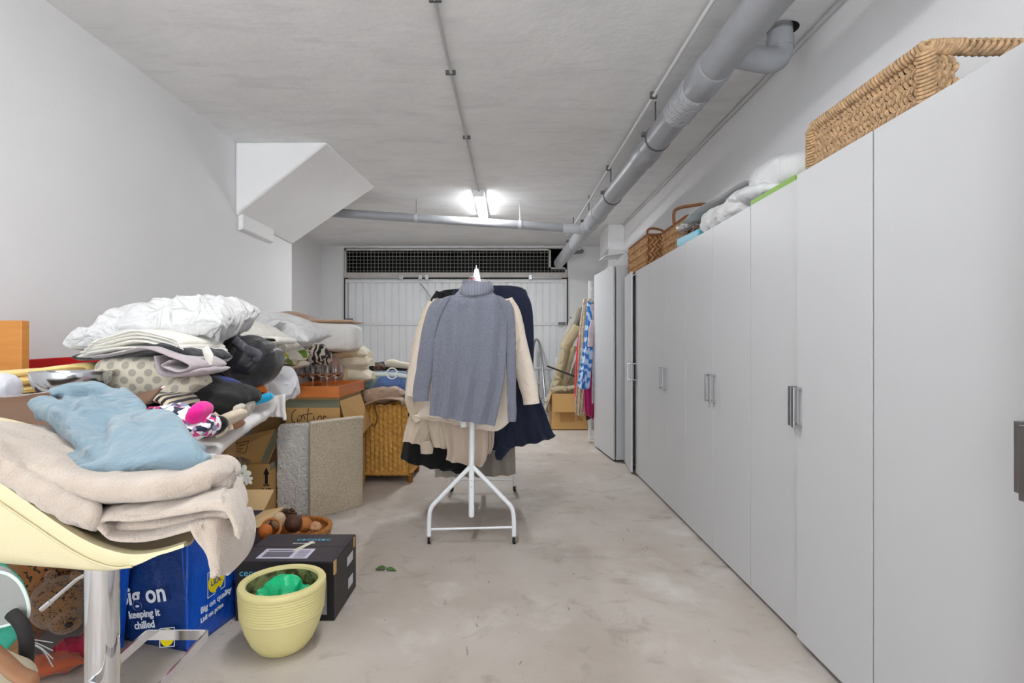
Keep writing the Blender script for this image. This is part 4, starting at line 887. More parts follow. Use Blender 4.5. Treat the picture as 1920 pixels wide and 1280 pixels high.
# crimson cloth in front of the bag
solo('crimson_cloth', lump((-1.72, 2.22, .055), (.22, .12, .11), (0, 0, .5), n=2, wr=.03, ws=14, seed=31, res=14), cloth('crimson', (150, 22, 52), 200), 'crumpled crimson cloth on the floor against the blue bag', 'cloth')

# --- small open carton behind the black one
t = thing('open_carton', 'small open carton with spread flaps beside the basket of pine cones', 'box', (-1.66, 3.15, 0))
x0, x1, y0, y1, h = -1.86, -1.50, 3.0, 3.35, .26
card = MATS['cardboard']; card_d = MATS['cardboard_inside']; tape = MATS['grey_tape']; lcard = M('pale_cardboard', (214, 182, 134), .85, bump=(70, .0006)); lilac = M('lilac_print', (112, 104, 124), .6, var=(5, .3))
mk('box_body', J(box(x0, x1, y0, y0 + .005, 0.001, h), box(x0, x1, y1 - .005, y1, .001, h), box(x0, x0 + .005, y0, y1, .001, h), box(x1 - .005, x1, y0, y1, .001, h), box(x0, x1, y0, y1, .001, .008)), lilac, t, smooth=False)
mk('flap', quad((x1, y0, h), (x1, y1, h), (x1 + .14, y1 - .04, h + .035), (x1 + .13, y0 + .02, h + .01)), lcard, t, smooth=False)
mk('flap', quad((x0, y0, h), (x1, y0, h), (x1 - .02, y0 - .15, h + .03), (x0, y0 - .15, h + .04)), lcard, t, smooth=False)
mk('flap', quad((x0, y1, h), (x1, y1, h), (x1 + .02, y1 + .10, h + .10), (x0, y1 + .10, h + .10)), lcard, t, smooth=False)
# --- carton with UP arrow
x0, x1, y0, y1, h = -2.21, -1.736, 3.97, 4.62, .41
t = thing('moving_carton', 'open brown moving carton with a black UP arrow, flaps standing up', 'box', ((x0 + x1) / 2, (y0 + y1) / 2, 0))
mk('box_body', J(box(x0, x1, y0, y0 + .006, .001, h), box(x0, x1, y1 - .006, y1, .001, h), box(x0, x0 + .006, y0 + .006, y1 - .006, .001, h), box(x1 - .006, x1, y0 + .006, y1 - .006, .001, h), box(x0, x1, y0, y1, .001, .009)), card, t, smooth=False)
A = P(412, 857, 3.97); B2 = P(500, 869, 3.97); C2 = P(531, 801, 4.15); D2 = P(462, 811, 4.15); D2 = P(430, 838, 4.1) if False else D2
mk('flap', quad((x0 - .02, y0, h + .0), (x1 - .01, y0, h + .003), C2, P(440, 822, 4.15)), card, t, smooth=False)
mk('flap_tape', quad(P(489, 866, 3.96), P(500, 868, 3.96), P(531, 802, 4.135), P(516, 804, 4.135), .003), tape, t, smooth=False)
mk('flap_print', J(*[tube([P(a, b, 4.02), P(c, d, 4.02)], .002, 4) for a, b, c, d in ((442, 832, 466, 826), (466, 826, 461, 848), (461, 848, 436, 852), (436, 852, 442, 832), (446, 836, 460, 833), (444, 842, 456, 840), (443, 847, 452, 845))]), ink, t, smooth=False)
mk('flap', quad((x0, y1, h), (x1, y1, h), P(524, 783, 4.66), P(485, 776, 4.72)), card_d, t, smooth=False)
mk('flap', quad((x1, y0 + .35, h), (x1, y1, h), P(530, 788, 4.64), P(522, 784, 4.66)), card, t, smooth=False)
mk('edge_tape', J(box(x1 - .001, x1 + .0015, y0, y1, h - .05, h + .001)), tape, t, smooth=False)
mk('inner_sheet', quad((x0 + .01, y0 + .02, h - .05), (x1 - .01, y0 + .02, h - .05), (x1 - .01, y1 - .02, h - .02), (x0 + .01, y1 - .02, h - .02)), lcard, t, smooth=False)
ax = PX(499, 3.965)
mk('arrow_print', J(prism([(ax - .022, 3.967, h - .075), (ax + .022, 3.967, h - .075), (ax, 3.967, h - .025)], (0, .003, 0)), box(ax - .010, ax + .010, 3.967, 3.97, h - .145, h - .075), box(ax - .022, ax + .022, 3.967, 3.97, h - .158, h - .150)), ink, t, smooth=False)
text('UP', .055, (ax - .03, 3.968, h - .215), (1, 0, 0), (0, 0, 1), ink, t, bold=.001)
strokes([[(0, 0), (.02, .05), (.05, .06), (.06, .03), (.02, .0)], [(.03, -.01), (.05, -.03), (.03, -.06)], [(.0, -.03), (.03, -.05), (.0, -.09)], [(.02, -.1), (.08, -.095)], [(.02, -.12), (.07, -.115)]], (x0 + .20, 3.967, h - .13), (1, 0, 0), (0, 0, 1), .0025, ink, t, name='printed_mark')
solo('wrapping_paper', lump((-2.08, 4.02 - .1, .44), (.42, .30, .05), (0, .05, .1), n=3, wr=.02, ws=9, seed=12, res=16), M('brown_paper', (158, 130, 112), .8, wrinkle=(12, .02)), 'crumpled brown wrapping paper lying over the front of the moving carton', 'paper')
# --- orchid
t = thing('artificial_orchid', 'white orchid flower on a thin stem behind the fleece blanket', 'flower', P(428, 930, 2.9))
pet = M('petal_white', (240, 238, 228), .6)
for i, (px_, py_, s) in enumerate(((430, 893, .052), (420, 885, .036), (412, 897, .03), (441, 906, .03), (424, 900, .03))):
    fl_ = []
    for k in range(5):
        a = k * 2 * pi / 5 + i; fl_.append(rot(lump((0, 0, 0), (s * .85, s * .25, s * .6), n=2, wr=.001, res=6), (0, 0, 0), (0, -a, 0)))
        c = P(px_ + 24, py_ - 6, 2.85) + Vector((cos(a) * s * .5, .0, sin(a) * s * .5)); fl_[-1] = ([v + c for v in fl_[-1][0]], fl_[-1][1])
    mk('blossom', J(*fl_), pet, t)
mk('stem', tube(cr([P(449, 856, 2.9), P(452, 885, 2.88), P(440, 930, 2.95), P(424, 960, 3.0), (PX(424, 3.0), 3.0, 0.262)], 5), .003, 6), M('stem', (120, 126, 90), .6), t)
# --- basket with pine cones and balls
bc_ = Vector((-1.24, 3.2, 0)); t = thing('wicker_bowl', 'round shallow wicker bowl holding cones and wooden balls', 'basket', bc_); rd = random.Random(4)
wm = MATS['wicker']; wo = M('wicker_orange', (190, 124, 60), .55, var=(30, .4))
mk('bowl_body', lathe([(.0001, .001), (.13, .001), (.165, .06), (.185, .13), (.19, .20), (.18, .202), (.172, .13), (.15, .07), (.0001, .06)], bc_, 48), wo, t)
for k in range(9): mk('weave_ring', tube([bc_ + Vector((cos(a) * (.155 + .036 * (k / 9) + .002), sin(a) * (.155 + .036 * (k / 9) + .002), .045 + k * .018 + .004 * sin(a * 18 + k * pi))) for a in [2 * pi * q / 90 for q in range(90)]], .0075, 6, closed=True), wm, t)
mk('rim', wound([bc_ + Vector((cos(a) * .188, sin(a) * .188, .205)) for a in [2 * pi * q / 40 for q in range(41)]], .010, .004, 60, 2), wo, t)
def ballm(n, c): return M(n, c, .6, var=(30, .25), bump=(60, .002))
def ball(px_, py_, Z, r_, mat, label, name='decorative_ball'): solo(name, lump(P(px_, py_, Z), (2 * r_, 2 * r_, 2 * r_), n=2, wr=.003, ws=20, res=12), mat, label, 'ball', 'balls in the wicker bowl')
solo('wooden_ball', lump(P(522, 976, 3.2), (.09, .09, .10), n=2, wr=.001, res=12), ballm('ball_pale', (214, 186, 150)), 'pale wooden egg-shaped ball at the left of the wicker bowl', 'ball')
solo('dark_gourd', lump(P(550, 981, 3.12), (.105, .10, .10), n=2, wr=.004, res=12), ballm('ball_brown', (82, 50, 34)), 'dark brown dried gourd in the middle of the wicker bowl', 'gourd')
solo('orange_ball', lump(P(571, 984, 3.16), (.085, .085, .085), n=2, wr=.004, res=12), ballm('ball_orange', (186, 118, 56)), 'orange-brown ball at the right of the wicker bowl', 'ball')
solo('dried_shell', lump(P(590, 989, 3.15), (.09, .06, .06), n=2, wr=.015, ws=16, res=12), ballm('ball_tan', (200, 152, 110)), 'tan dried shell at the right rim of the wicker bowl', 'shell')
solo('small_cane_ring', tube([P(508, 990, 3.05) + Vector((cos(a) * .055, .02 * sin(a), sin(a) * .045)) for a in [2 * pi * q / 30 for q in range(30)]], .008, 8, closed=True), wo, 'small cane ring leaning at the left of the wicker bowl', 'ring')
solo('orange_ball', lump(P(497, 996, 3.0), (.08, .08, .08), n=2, wr=.004, res=12), ballm('ball_rust', (196, 106, 40)), 'rust orange ball outside the wicker bowl on the left', 'ball')
# pine cone: overlapping scales
def pinecone(c, r_, hh, sd):
    g = [lump(c, (r_ * 1.3, r_ * 1.3, hh), n=2, wr=0, res=6)]; n = 60
    for i in range(n):
        v = i / n; a = i * 2.399; z = (v - .5) * hh; rr = r_ * (sin(pi * (.12 + .8 * v))) * .85; d = Vector((cos(a), sin(a), .25)).normalized()
        p = Vector(c) + Vector((cos(a) * rr, sin(a) * rr, z)); s = Vector((-sin(a), cos(a), 0)) * r_ * .28
        g.append(prism([p - s * .6, p + s * .6, p + d * r_ * .34 + s, p + d * r_ * .34 - s], (0, 0, .005)))
    return J(*g)
solo('pine_cone', pinecone(P(540, 970, 3.26), .045, .09, 1), M('cone_brown', (84, 60, 44), .8, var=(50, .3)), 'brown pine cone at the back of the wicker bowl', 'pine cone', smooth=False)
# --- rug panel folded, standing
def jute(): return M('jute_weave', (204, 190, 168), .9, bump=(260, .002, 2), var=(3, .08), pat=('noise', 180, (160, 146, 126)))
t = thing('folded_rug', 'folded beige woven rug with a fluffy grey underside standing on edge', 'rug', (-1.4, 4.2, 0))
a_ = Vector((-1.455, 4.0, .002)); b_ = Vector((-1.168, 4.37, .002)); dd = (b_ - a_).normalized(); nn = Vector((dd.y, -dd.x, 0))
pts = [a_ + dd * (i * (b_ - a_).length / 8) + Vector((0, 0, 0)) for i in range(9)]
V = []; Fc = []
n, m = 12, 14; Ln = (b_ - a_).length
for sgn in (1, -1):
    for j in range(m + 1):
        for i in range(n + 1):
            u, v = i / n, j / m; p = a_ + dd * (u * Ln) + Vector((0, 0, .695 * v)); p += nn * (sgn * .017 * (1 - max(0, abs(2 * u - 1) - .85) * 4) + .012 * sin(u * 3.2) * (1 - v * .3)); V.append(p)
q = (n + 1) * (m + 1)
for s in range(2):
    for j in range(m):
        for i in range(n): Fc.append((s * q + j * (n + 1) + i, s * q + j * (n + 1) + i + 1, s * q + (j + 1) * (n + 1) + i + 1, s * q + (j + 1) * (n + 1) + i))
for i in range(n): Fc += [(i, i + 1, q + i + 1, q + i), (q - 1 - i, q - 2 - i, 2 * q - 2 - i, 2 * q - 1 - i)]
for j in range(m): Fc += [(j * (n + 1), (j + 1) * (n + 1), q + (j + 1) * (n + 1), q + j * (n + 1)), (j * (n + 1) + n, (j + 1) * (n + 1) + n, q + (j + 1) * (n + 1) + n, q + j * (n + 1) + n)]
mk('woven_face', (V, Fc), jute(), t)
mk('rug_edge', tube([a_ + Vector((0, 0, .70)), (a_ + b_) / 2 + nn * .012 + Vector((0, 0, .70)), b_ + Vector((0, 0, .695))], .016, 8), M('rug_edge', (206, 196, 178), .9), t)
mk('fluffy_face', lump((-1.575, 4.09, .345), (.30, .055, .69), (0, 0, .06), n=9, wr=.014, ws=40, seed=2, res=46), M('fluffy_grey', (226, 222, 216), .95, bump=(90, .02, 4), sheen=.5), t)
# --- stacked boxes with orange tray
ZB = 4.3; x0, x1 = PX(536, ZB), PX(637, ZB); hz = PZ(745, 4.24) - .001
t = thing('storage_carton', 'taped brown carton with handwriting beneath the orange tray', 'box', ((x0 + x1) / 2, ZB + .3, 0))
mk('box_body', J(box(x0, x1, ZB, ZB + .62, .45, hz)), card, t, smooth=False, bev=.004)
mk('tape_band', box(x0 - .0015, x1 + .0015, ZB - .002, ZB + .622, hz - .085, hz - .02), tape, t, smooth=False)
mk('side_flap', quad((x1 + .003, ZB, hz - .03), (x1 + .003, ZB + .6, hz - .03), (x1 + .10, ZB + .6, hz - .3), (x1 + .09, ZB, hz - .4)), card, t, smooth=False)
strokes([[(.03, .06), (.0, .03), (.0, -.03), (.03, -.05)], [(.05, .0), (.04, -.03), (.07, -.02), (.07, .01), (.05, .01)], [(.075, .0), (.09, .02), (.10, -.02)], [(.13, .07), (.12, -.03), (.15, -.03)], [(.10, .02), (.16, .03)], [(.17, .01), (.175, -.03)], [(.20, -.03), (.205, .0), (.225, .01), (.235, -.03)], [(.27, .0), (.25, .01), (.25, -.02), (.28, -.02)]], (x0 + .05, ZB - .001, hz - .16), (1, 0, 0), (0, 0, 1), .0032, ink, t)
solo('storage_carton', box(x0 - .02, x1 + .03, ZB + .01, ZB + .65, .001, .448), card, 'lower brown carton carrying the handwritten one, seen behind the folded rug', 'box', smooth=False, bev=.005)
# orange tray / shallow drawer
om = M('orange_wood', (206, 122, 58), .35, pat=('wood', 4, (190, 104, 44), (1, 1, 8)))
fl0, fl1, br1 = P(530, 724, 4.24), P(636, 724, 4.24), None
tz0, tz1 = PZ(745, 4.24), PZ(729, 4.24); xa, xb, ya, yb = PX(530, 4.24), PX(636, 4.24), 4.24, 4.98
t = thing('wooden_tray', 'shallow orange wooden tray with raised edges carrying the wine glasses', 'tray', ((xa + xb) / 2, 4.6, tz0))
mk('base', box(xa + .003, xb - .003, ya + .003, yb - .003, tz0 + .003, tz0 + .052), om, t, smooth=False)
for g in (box(xa, xb, ya, ya + .018, tz0, tz1 + .02), box(xa, xb, yb - .018, yb, tz0, tz1 + .02), box(xa, xa + .018, ya + .018, yb - .018, tz0, tz1 + .02), box(xb - .018, xb, ya + .018, yb - .018, tz0, tz1 + .02)): mk('edge_board', g, om, t, smooth=False, bev=.002)
# wine glasses
glass = M('clear_glass', (246, 248, 250), .02, trans=1, ior=1.45)
def wineglass(c):
    t = thing('wine_glass', None, None, c, 'wine glasses on the orange tray')
    pr = [(a * 1.12, b * 1.05) for a, b in [(.0001, 0), (.034, 0), (.034, .002), (.006, .006), (.0038, .02), (.0038, .072), (.008, .082), (.034, .108), (.046, .122), (.044, .15), (.036, .185), (.0345, .185), (.0425, .15), (.0445, .123), (.033, .110), (.0001, .088)]]
    mk('glass_bowl', lathe(pr, c, 28), glass, t); return t
sp_ = [(549, 4.75, 'leftmost wine glass on the orange tray'), (566, 4.42, 'wine glass second from the left, close to the tray front'), (576, 4.74, 'wine glass behind the front ones left of centre on the tray'), (587, 4.40, 'front wine glass at the centre of the tray'), (603, 4.66, 'wine glass behind and right of the centre one'), (614, 4.44, 'wine glass second from the right near the tray front'), (630, 4.52, 'rightmost wine glass on the orange tray')]
w0 = None
for i, (px_, Z, lb) in enumerate(sp_):
    loc = (PX(px_, Z), Z + 0, tz0 + .0525)
    o = wineglass(loc) if i == 0 else copy_tree(w0, loc)
    w0 = w0 or o; tag(o, lb, 'wine glass')
# --- wicker chair / hamper with tan bag
ZW = 5.05; wg = M('golden_wicker', (214, 160, 78), .5, var=(25, .4)); wgd = M('golden_wicker_dark', (150, 92, 34), .6, var=(20, .3))
xw0, xw1 = PX(672, ZW), PX(766, ZW); t = thing('wicker_hamper', 'golden wicker hamper chair with ribbed sides and stubby feet', 'basket', ((xw0 + xw1) / 2, ZW + .25, 0))
zb_, zt2 = .075, PZ(760, ZW)
def ribbed(a, b, z0, z1, n_r, flare=.0, seed=0, scal=.018):
    V = []; Fc = []; nu = n_r * 6; nz_ = 96; a = Vector(a); b = Vector(b); d = (b - a); ln = d.length; d.normalize(); nr = d.cross(Vector((0, 0, 1)))
    for j in range(nz_ + 1):
        for i in range(nu + 1):
            u, v = i / nu, j / nz_; top = z1 + scal * abs(sin(pi * u * n_r / 2)); z = z0 + (top - z0) * v
            rib_ = .010 * abs(cos(pi * u * n_r)) ** .6; wv = .004 * sin(v * nz_ / 4 * pi * 1.0 + (pi if int(u * n_r) % 2 else 0))
            V.append(a + d * (u * ln) + Vector((0, 0, z)) + nr * (rib_ + wv + flare * v * v))
    for j in range(nz_):
        for i in range(nu): Fc.append((j * (nu + 1) + i, j * (nu + 1) + i + 1, (j + 1) * (nu + 1) + i + 1, (j + 1) * (nu + 1) + i))
    return V, Fc
mk('front_panel', ribbed((xw0, ZW, 0), (xw1, ZW, 0), zb_, zt2, 11, .03), wg, t, solid=.008)
mk('side_panel', ribbed((xw1, ZW, 0), (xw1 + .02, ZW + .5, 0), zb_, zt2, 14, .03), wg, t, solid=.008)
mk('side_panel', ribbed((xw0, ZW + .5, 0), (xw0, ZW, 0), zb_, zt2, 14, .0), wg, t, solid=.008)
mk('back_panel', ribbed((xw1, ZW + .5, 0), (xw0, ZW + .5, 0), zb_, zt2, 14, .0), wg, t, solid=.008)
mk('base', box(xw0 + .01, xw1 - .01, ZW + .01, ZW + .49, zb_, zb_ + .02), wgd, t, smooth=False)
mk('rim_braid', wound([(xw0, ZW - .01, zb_ + .01), (xw1, ZW - .01, zb_ + .01)], .014, .006, 30, 3), wg, t)
mk('rim_braid', wound([(xw1 + .01, ZW - .005, zb_ + .01), (xw1 + .02, ZW + .5, zb_ + .01)], .014, .006, 26, 3), wg, t)
for x_, y_ in ((xw0 + .03, ZW + .03), (xw1 + .01, ZW + .02), (xw0 + .03, ZW + .46), (xw1, ZW + .46)): mk('leg', lathe([(.022, 0), (.028, .02), (.026, .05), (.036, .09)], (x_, y_, 0), 14), wgd, t)
tanm = M('tan_leather', (176, 148, 124), .55, var=(5, .2), wrinkle=(10, .02)); tand = M('brown_strap', (110, 72, 48), .5)
t = thing('leather_bag', 'slouchy tan leather bag lying on the wicker hamper, strap hanging down', 'bag', P(720, 757, ZW + .1))
mk('bag_body', lump(P(718, 741, ZW + .12), (.42, .36, .16), (0, -.12, 0), n=2.3, wr=.03, ws=6, seed=7, res=22), tanm, t)
mk('bag_flap', slabpath(cr([P(684, 760, ZW - .02), P(700, 752, ZW - .04), P(722, 746, ZW - .05), P(752, 748, ZW - .03), P(758, 757, ZW)], 4), .02, .2, seed=3, wr=.01), tanm, t)
mk('strap', tube(cr([P(700, 758, ZW - .06), P(704, 766, ZW - .06), P(707, 785, ZW - .045), P(702, 800, ZW - .05)], 5), .014, 10, ry=.3), tand, t)
mk('strap', tube(cr([P(680, 762, ZW - .05), P(684, 775, ZW - .05), P(692, 790, ZW - .045), P(700, 798, ZW - .05)], 5), .012, 10, ry=.3), tand, t)
solo('black_pouch', lump(P(768, 765, 5.3), (.16, .2, .18), n=2.2, wr=.03, seed=9, res=12), blk, 'black cloth pouch squeezed between the hamper and the beige sleeve', 'pouch')

# ================================================================ LEFT CORNER BENEATH THE STOOL
# plush leopard
leo = M('leopard_fur', (150, 96, 48), .95, pat=('voro', 36, (34, 24, 18)), bump=(300, .004, 2), sheen=.4); leod = M('leopard_pale', (136, 98, 62), .95, pat=('voro', 52, (34, 24, 18)), bump=(300, .004), sheen=.4)  # fur colours darkened to stand in for the shade under the stool
t = thing('plush_leopard', 'spotted plush leopard slumped on the floor under the cream stool', 'soft toy', (-1.95, 2.2, 0))
mk('toy_body', J(lump((-1.93, 2.30, .33), (.44, .36, .38), (0, .3, .2), n=2.1, wr=.02, ws=5, seed=1, res=20), lump((-1.86, 2.16, .16), (.20, .28, .22), (0, .5, 0), n=2.1, wr=.01, seed=2, res=14), lump((-2.0, 2.12, .10), (.34, .3, .20), n=2.1, wr=.01, seed=2, res=14)), leo, t, remesh=.012, sm=2)
mk('head', J(lump((-1.70, 2.18, .25), (.20, .2, .2), n=2, wr=.006, seed=3, res=16), lump((-1.62, 2.12, .20), (.11, .11, .09), n=2, wr=.004, seed=4, res=12)), leod, t, remesh=.01, sm=2)
for dx_, dz_ in ((-.03, .10), (.07, .095)): mk('ear', lump((-1.70 + dx_, 2.18, .25 + dz_), (.055, .025, .055), n=2, wr=.002, res=8), leod, t)
mk('whiskers', J(*[tube(cr([(-1.72, 2.04, .17), (-1.66 + .01 * k, 2.02, .185 - k * .012), (-1.58, 2.01, .18 - k * .03)], 4), .0022, 5) for k in range(4)]), M('pale_bristle', (200, 204, 206), .5), t)
mk('nose', lump((-1.57, 2.07, .215), (.03, .02, .02), n=2, wr=0, res=6), ink, t)

t.location.x -= .10
solo('dark_bag', lump((-2.12, 2.85, .21), (.50, .36, .40), n=4, wr=.04, ws=5, seed=17, res=18), cloth('dark_cloth', (24, 22, 24), 200), 'dark bag in the gloom between the plush leopard and the blue bag', 'bag')
solo('orange_cloth', lump((-1.78, 2.12, .035), (.24, .12, .07), (0, 0, .3), n=2, wr=.02, ws=12, seed=18, res=12), cloth('orange_cloth', (176, 84, 50), 200), 'orange brown cloth on the floor below the plush leopard', 'cloth')
# teal and grey bag, black frame, brown leather at the frame corner
ZT = 1.45
t = thing('teal_bag', 'teal and grey rounded bag with white piping cut by the left frame edge', 'bag', P(0, 1250, ZT))
teal = M('teal_nylon', (44, 158, 134), .5, wrinkle=(12, .01)); gmesh = M('grey_mesh', (168, 170, 166), .8, bump=(500, .002))
o1 = [(-90, 1190), (-80, 1110), (-40, 1075), (5, 1073), (34, 1090), (50, 1120), (54, 1148), (44, 1162), (0, 1175), (-60, 1190)]
pp = cr([P(a, b, ZT) for a, b in o1] + [P(*o1[0], ZT)], 4)[:-1]
mk('front_pocket', prism(pp, (-.05, .05, 0)), gmesh, t, bev=.012, seg=4); mk('piping', tube(pp, .004, 8, closed=True), M('white_piping', (220, 232, 228), .6), t)
o2 = [(-100, 1260), (-95, 1100), (-45, 1068), (8, 1066), (40, 1084), (57, 1120), (58, 1150), (42, 1190), (12, 1225), (-10, 1260)]
mk('bag_body', prism(cr([P(a, b, ZT + .03) for a, b in o2], 4), (-.22, .16, 0)), teal, t, bev=.02, seg=4)
solo('black_tube', tube(cr([P(22, 1150, ZT - .02), P(40, 1170, ZT - .03), P(50, 1205, ZT - .03), P(48, 1260, ZT - .03), P(44, 1330, ZT - .02), (PX(44, 1.45), 1.45, .02)], 5), .016, 14), M('black_foam', (40, 38, 38), .75), 'curved black foam-covered tube handle below the teal bag', 'handle')
t = thing('leather_case', 'brown leather case with pale side at the bottom left corner', 'case', P(20, 1275, 1.3))
mk('case_body', lump(P(-15, 1290, 1.34), (.15, .12, .16), (0, .5, 0), n=3, wr=.01, seed=5, res=14), M('pale_canvas', (176, 164, 142), .8), t)
mk('leather_trim', tube(cr([P(-20, 1215, 1.25), P(8, 1240, 1.24), P(32, 1262, 1.24), P(58, 1276, 1.24), P(50, 1300, 1.24)], 5), .019, 12, ry=.6), M('brown_leather', (158, 112, 80), .5), t)
# ================================================================ CREAM BAR STOOL IN FRONT, WITH BLANKET AND SWEATSHIRT
leat = M('cream_leather', (218, 208, 170), .38, bump=(180, .0006, 2)); seam = M('cream_seam', (206, 194, 156), .5)
ZS = 1.0
st = thing('bar_stool', 'cream leather bucket bar stool with chrome column in the left foreground', 'bar stool', (-.84, 1.13, 0))
# shell: stations in x, each an across-depth saddle section
top = [(-330, 800), (-240, 812), (-160, 826), (-90, 846), (-30, 872), (30, 912), (90, 955), (150, 994), (200, 1016), (250, 1026), (300, 1020), (345, 1006)]
bot = [(-330, 1010), (-240, 1030), (-160, 1050), (-90, 1068), (-30, 1076), (30, 1080), (90, 1083), (150, 1085), (200, 1084), (250, 1072), (300, 1044), (345, 1012)]
tc_, bc2 = cr([(a, b, 0) for a, b in top], 3), cr([(a, b, 0) for a, b in bot], 3)
V = []; Fc = []; m = len(tc_); nd = 22; Y0 = .93; W = .345; SK = -.42
for i in range(m):
    Tt = P(tc_[i].x, tc_[i].y, Y0); Bb = P(bc2[i].x, bc2[i].y, Y0); ring = []
    hw = 1 if i < m - 9 else (1 - ((i - (m - 9)) / 9) ** 3 * .3)
    for j in range(nd + 1):          # top surface: rolled side edges, dished centre
        s = j / nd; q = abs(2 * s - 1); dy = W * s * hw; z = Tt.z - .04 * (1 - q ** 2.5) - .012 * (q ** 14)
        ring.append((Tt.x + SK * dy, Y0 + dy, z))
    for j in range(nd, -1, -1):
        s = j / nd; q = abs(2 * s - 1); dy = W * s * hw * .985; z = Bb.z + .25 * max(0, (Tt.z - Bb.z)) * q ** 9
        z = min(z, Tt.z - .04 * (1 - q ** 2.5) - .006 - .012 * (q ** 14)); ring.append((Bb.x + SK * dy, Y0 + dy, z))
    V += ring
n = len(V) // m
for i in range(m - 1):
    for k in range(n): Fc.append((i * n + k, i * n + (k + 1) % n, (i + 1) * n + (k + 1) % n, (i + 1) * n + k))
Fc += [tuple(range(n - 1, -1, -1)), tuple(range((m - 1) * n, m * n))]
mk('seat_shell', (V, Fc), leat, st, auto=70)
mk('seam_piping', tube(cr([P(a, b, Y0 + .001) + Vector((0, -.003, -.004)) for a, b in [(-200, 790), (-90, 866), (0, 934), (60, 975), (120, 1016), (170, 1044), (215, 1058), (250, 1056)]], 5), .0022, 6), seam, st)
mk('column', tube([(-.842, 1.13, .0), (-.842, 1.13, .40)], .033, 32), chrome, st)
mk('gas_cylinder', tube([(-.842, 1.13, .39), (-.842, 1.13, .862)], .0305, 32), chrome, st)
mk('base_disc', lathe([(.0001, .0), (.21, .0), (.21, .008), (.12, .02), (.04, .05), (.0001, .05)], (-.842, 1.13, .0005), 48), chrome, st)
fz = .595
ft = [(-.815, 1.13), (-.865, 1.275), (-.735, 1.275), (-.722, 1.13)]
g = []
FB = [Vector((-.84, 1.09, fz)), Vector((-.852, 1.285, fz)), Vector((-.71, 1.285, fz)), Vector((-.69, 1.02, fz))]
for a, b in ((0, 1), (1, 2), (2, 3)):
    d = (FB[b] - FB[a]).normalized(); s = Vector((-d.y, d.x, 0)) * .0025
    g.append(prism([FB[a] - s - Vector((0, 0, .011)), FB[a] + s - Vector((0, 0, .011)), FB[a] + s + Vector((0, 0, .011)), FB[a] - s + Vector((0, 0, .011))], (FB[b] - FB[a])))
g.append(prism([Vector((-.84, 1.088, fz - .011)), Vector((-.84, 1.092, fz - .011)), Vector((-.84, 1.092, fz + .011)), Vector((-.84, 1.088, fz + .011))], Vector((.15, -.06, 0))))
mk('footrest', J(*g), chrome, st, smooth=False)
mk('lift_lever', tube([(-.80, 1.16, .845), P(145, 1085, 1.25), P(82, 1139, 1.25)], .0045, 10), chrome, st)
mk('lever_grip', tube([P(96, 1127, 1.25), P(78, 1142, 1.25)], .006, 10), chrome, st)

# fleece blanket, folded over the seat
flc = M('taupe_fleece', (203, 187, 172), .95, bump=(260, .004, 3), var=(7, .12), sheen=.55, wrinkle=(16, .008))
bt = thing('fleece_blanket', 'folded taupe fleece blanket draped over the cream bar stool', 'blanket', P(220, 1010, 1.1))
ZF = 1.12
DV = Vector((SK, 1, 0)); YF0 = .945
def bpad(pts, thick, depth, nm, sd, wr=.007, y0=YF0, ws=11, nd=26):
    d = DV.normalized() * (depth / 2)
    mk(nm, slabpath(cr([P(a, b, y0) + d for a, b in pts], 7), thick, depth, DV, nd=nd, wr=wr, seed=sd, ws=ws), flc, bt, auto=0)
# under layers, then the big top fold
bpad([(-150, 835), (-60, 850), (0, 880), (60, 915), (120, 958), (180, 985), (240, 990), (320, 984), (380, 970), (428, 962)], .030, .28, 'lower_layer', 3, y0=YF0 + .02)
bpad([(196, 1000), (184, 986), (196, 974), (250, 974), (330, 964), (388, 954), (424, 956), (440, 980), (446, 1005)], .018, .24, 'middle_fold', 4, .005, y0=YF0 - .012)
bpad([(192, 998), (214, 1012), (270, 1014), (330, 1000), (374, 990)], .014, .22, 'lower_fold', 5, .005, y0=YF0 - .012)
bpad([(180, 972), (240, 966), (320, 958), (375, 950), (412, 945)], .016, .24, 'upper_fold', 6, .005, y0=YF0 - .005)
d_ = Vector((SK, 1, -.05)).normalized() * .215
mk('top_layer', slabpath(cr([P(a, b, YF0) + d_ for a, b in [(-190, 842), (-90, 852), (-30, 868), (30, 892), (80, 914), (130, 930), (190, 940), (280, 936), (340, 932), (388, 922), (404, 934)]], 8), lambda u: .062 - .008 * u, .44, (SK, 1, -.12), nd=40, wr=.012, seed=7, ws=8, taper=lambda u: 1 - .45 * max(0, u - .72) / .28), flc, bt, auto=0)
g = []
for k, (a, b, w) in enumerate([(-10, 862, 46), (22, 888, 44), (56, 912, 46), (92, 932, 50), (130, 952, 52), (168, 966, 44)]):
    g.append(tube(cr([P(a + 4, b - 34, YF0 + .10), P(a, b - 16, YF0 + .02), P(a, b, YF0 - .012), P(a + 6, b + 14, YF0 - .008), P(a + 14, b + 22, YF0 + .02)], 5), [q * w * .5 * .93 / F for q in [.5 + .5 * sin(pi * min(1, .1 + i / 20)) for i in range(21)]], 14))
g.append(tube(cr([P(-40, 850, YF0 + .03), P(30, 900, YF0 + .02), P(100, 945, YF0 + .02), P(180, 975, YF0 + .02)], 6), .02, 14))
mk('gathered_edge', J(*g), flc, bt, remesh=.007, sm=5)
V = []; Fc = []
cl = [(352, 984), (360, 1012), (378, 1040), (394, 1066), (404, 1080)]; cr_ = [(462, 952), (470, 992), (462, 1030), (440, 1058), (420, 1076)]
c1, c2 = cr([(a, b, 0) for a, b in cl], 5), cr([(a, b, 0) for a, b in cr_], 5); nn_ = 22
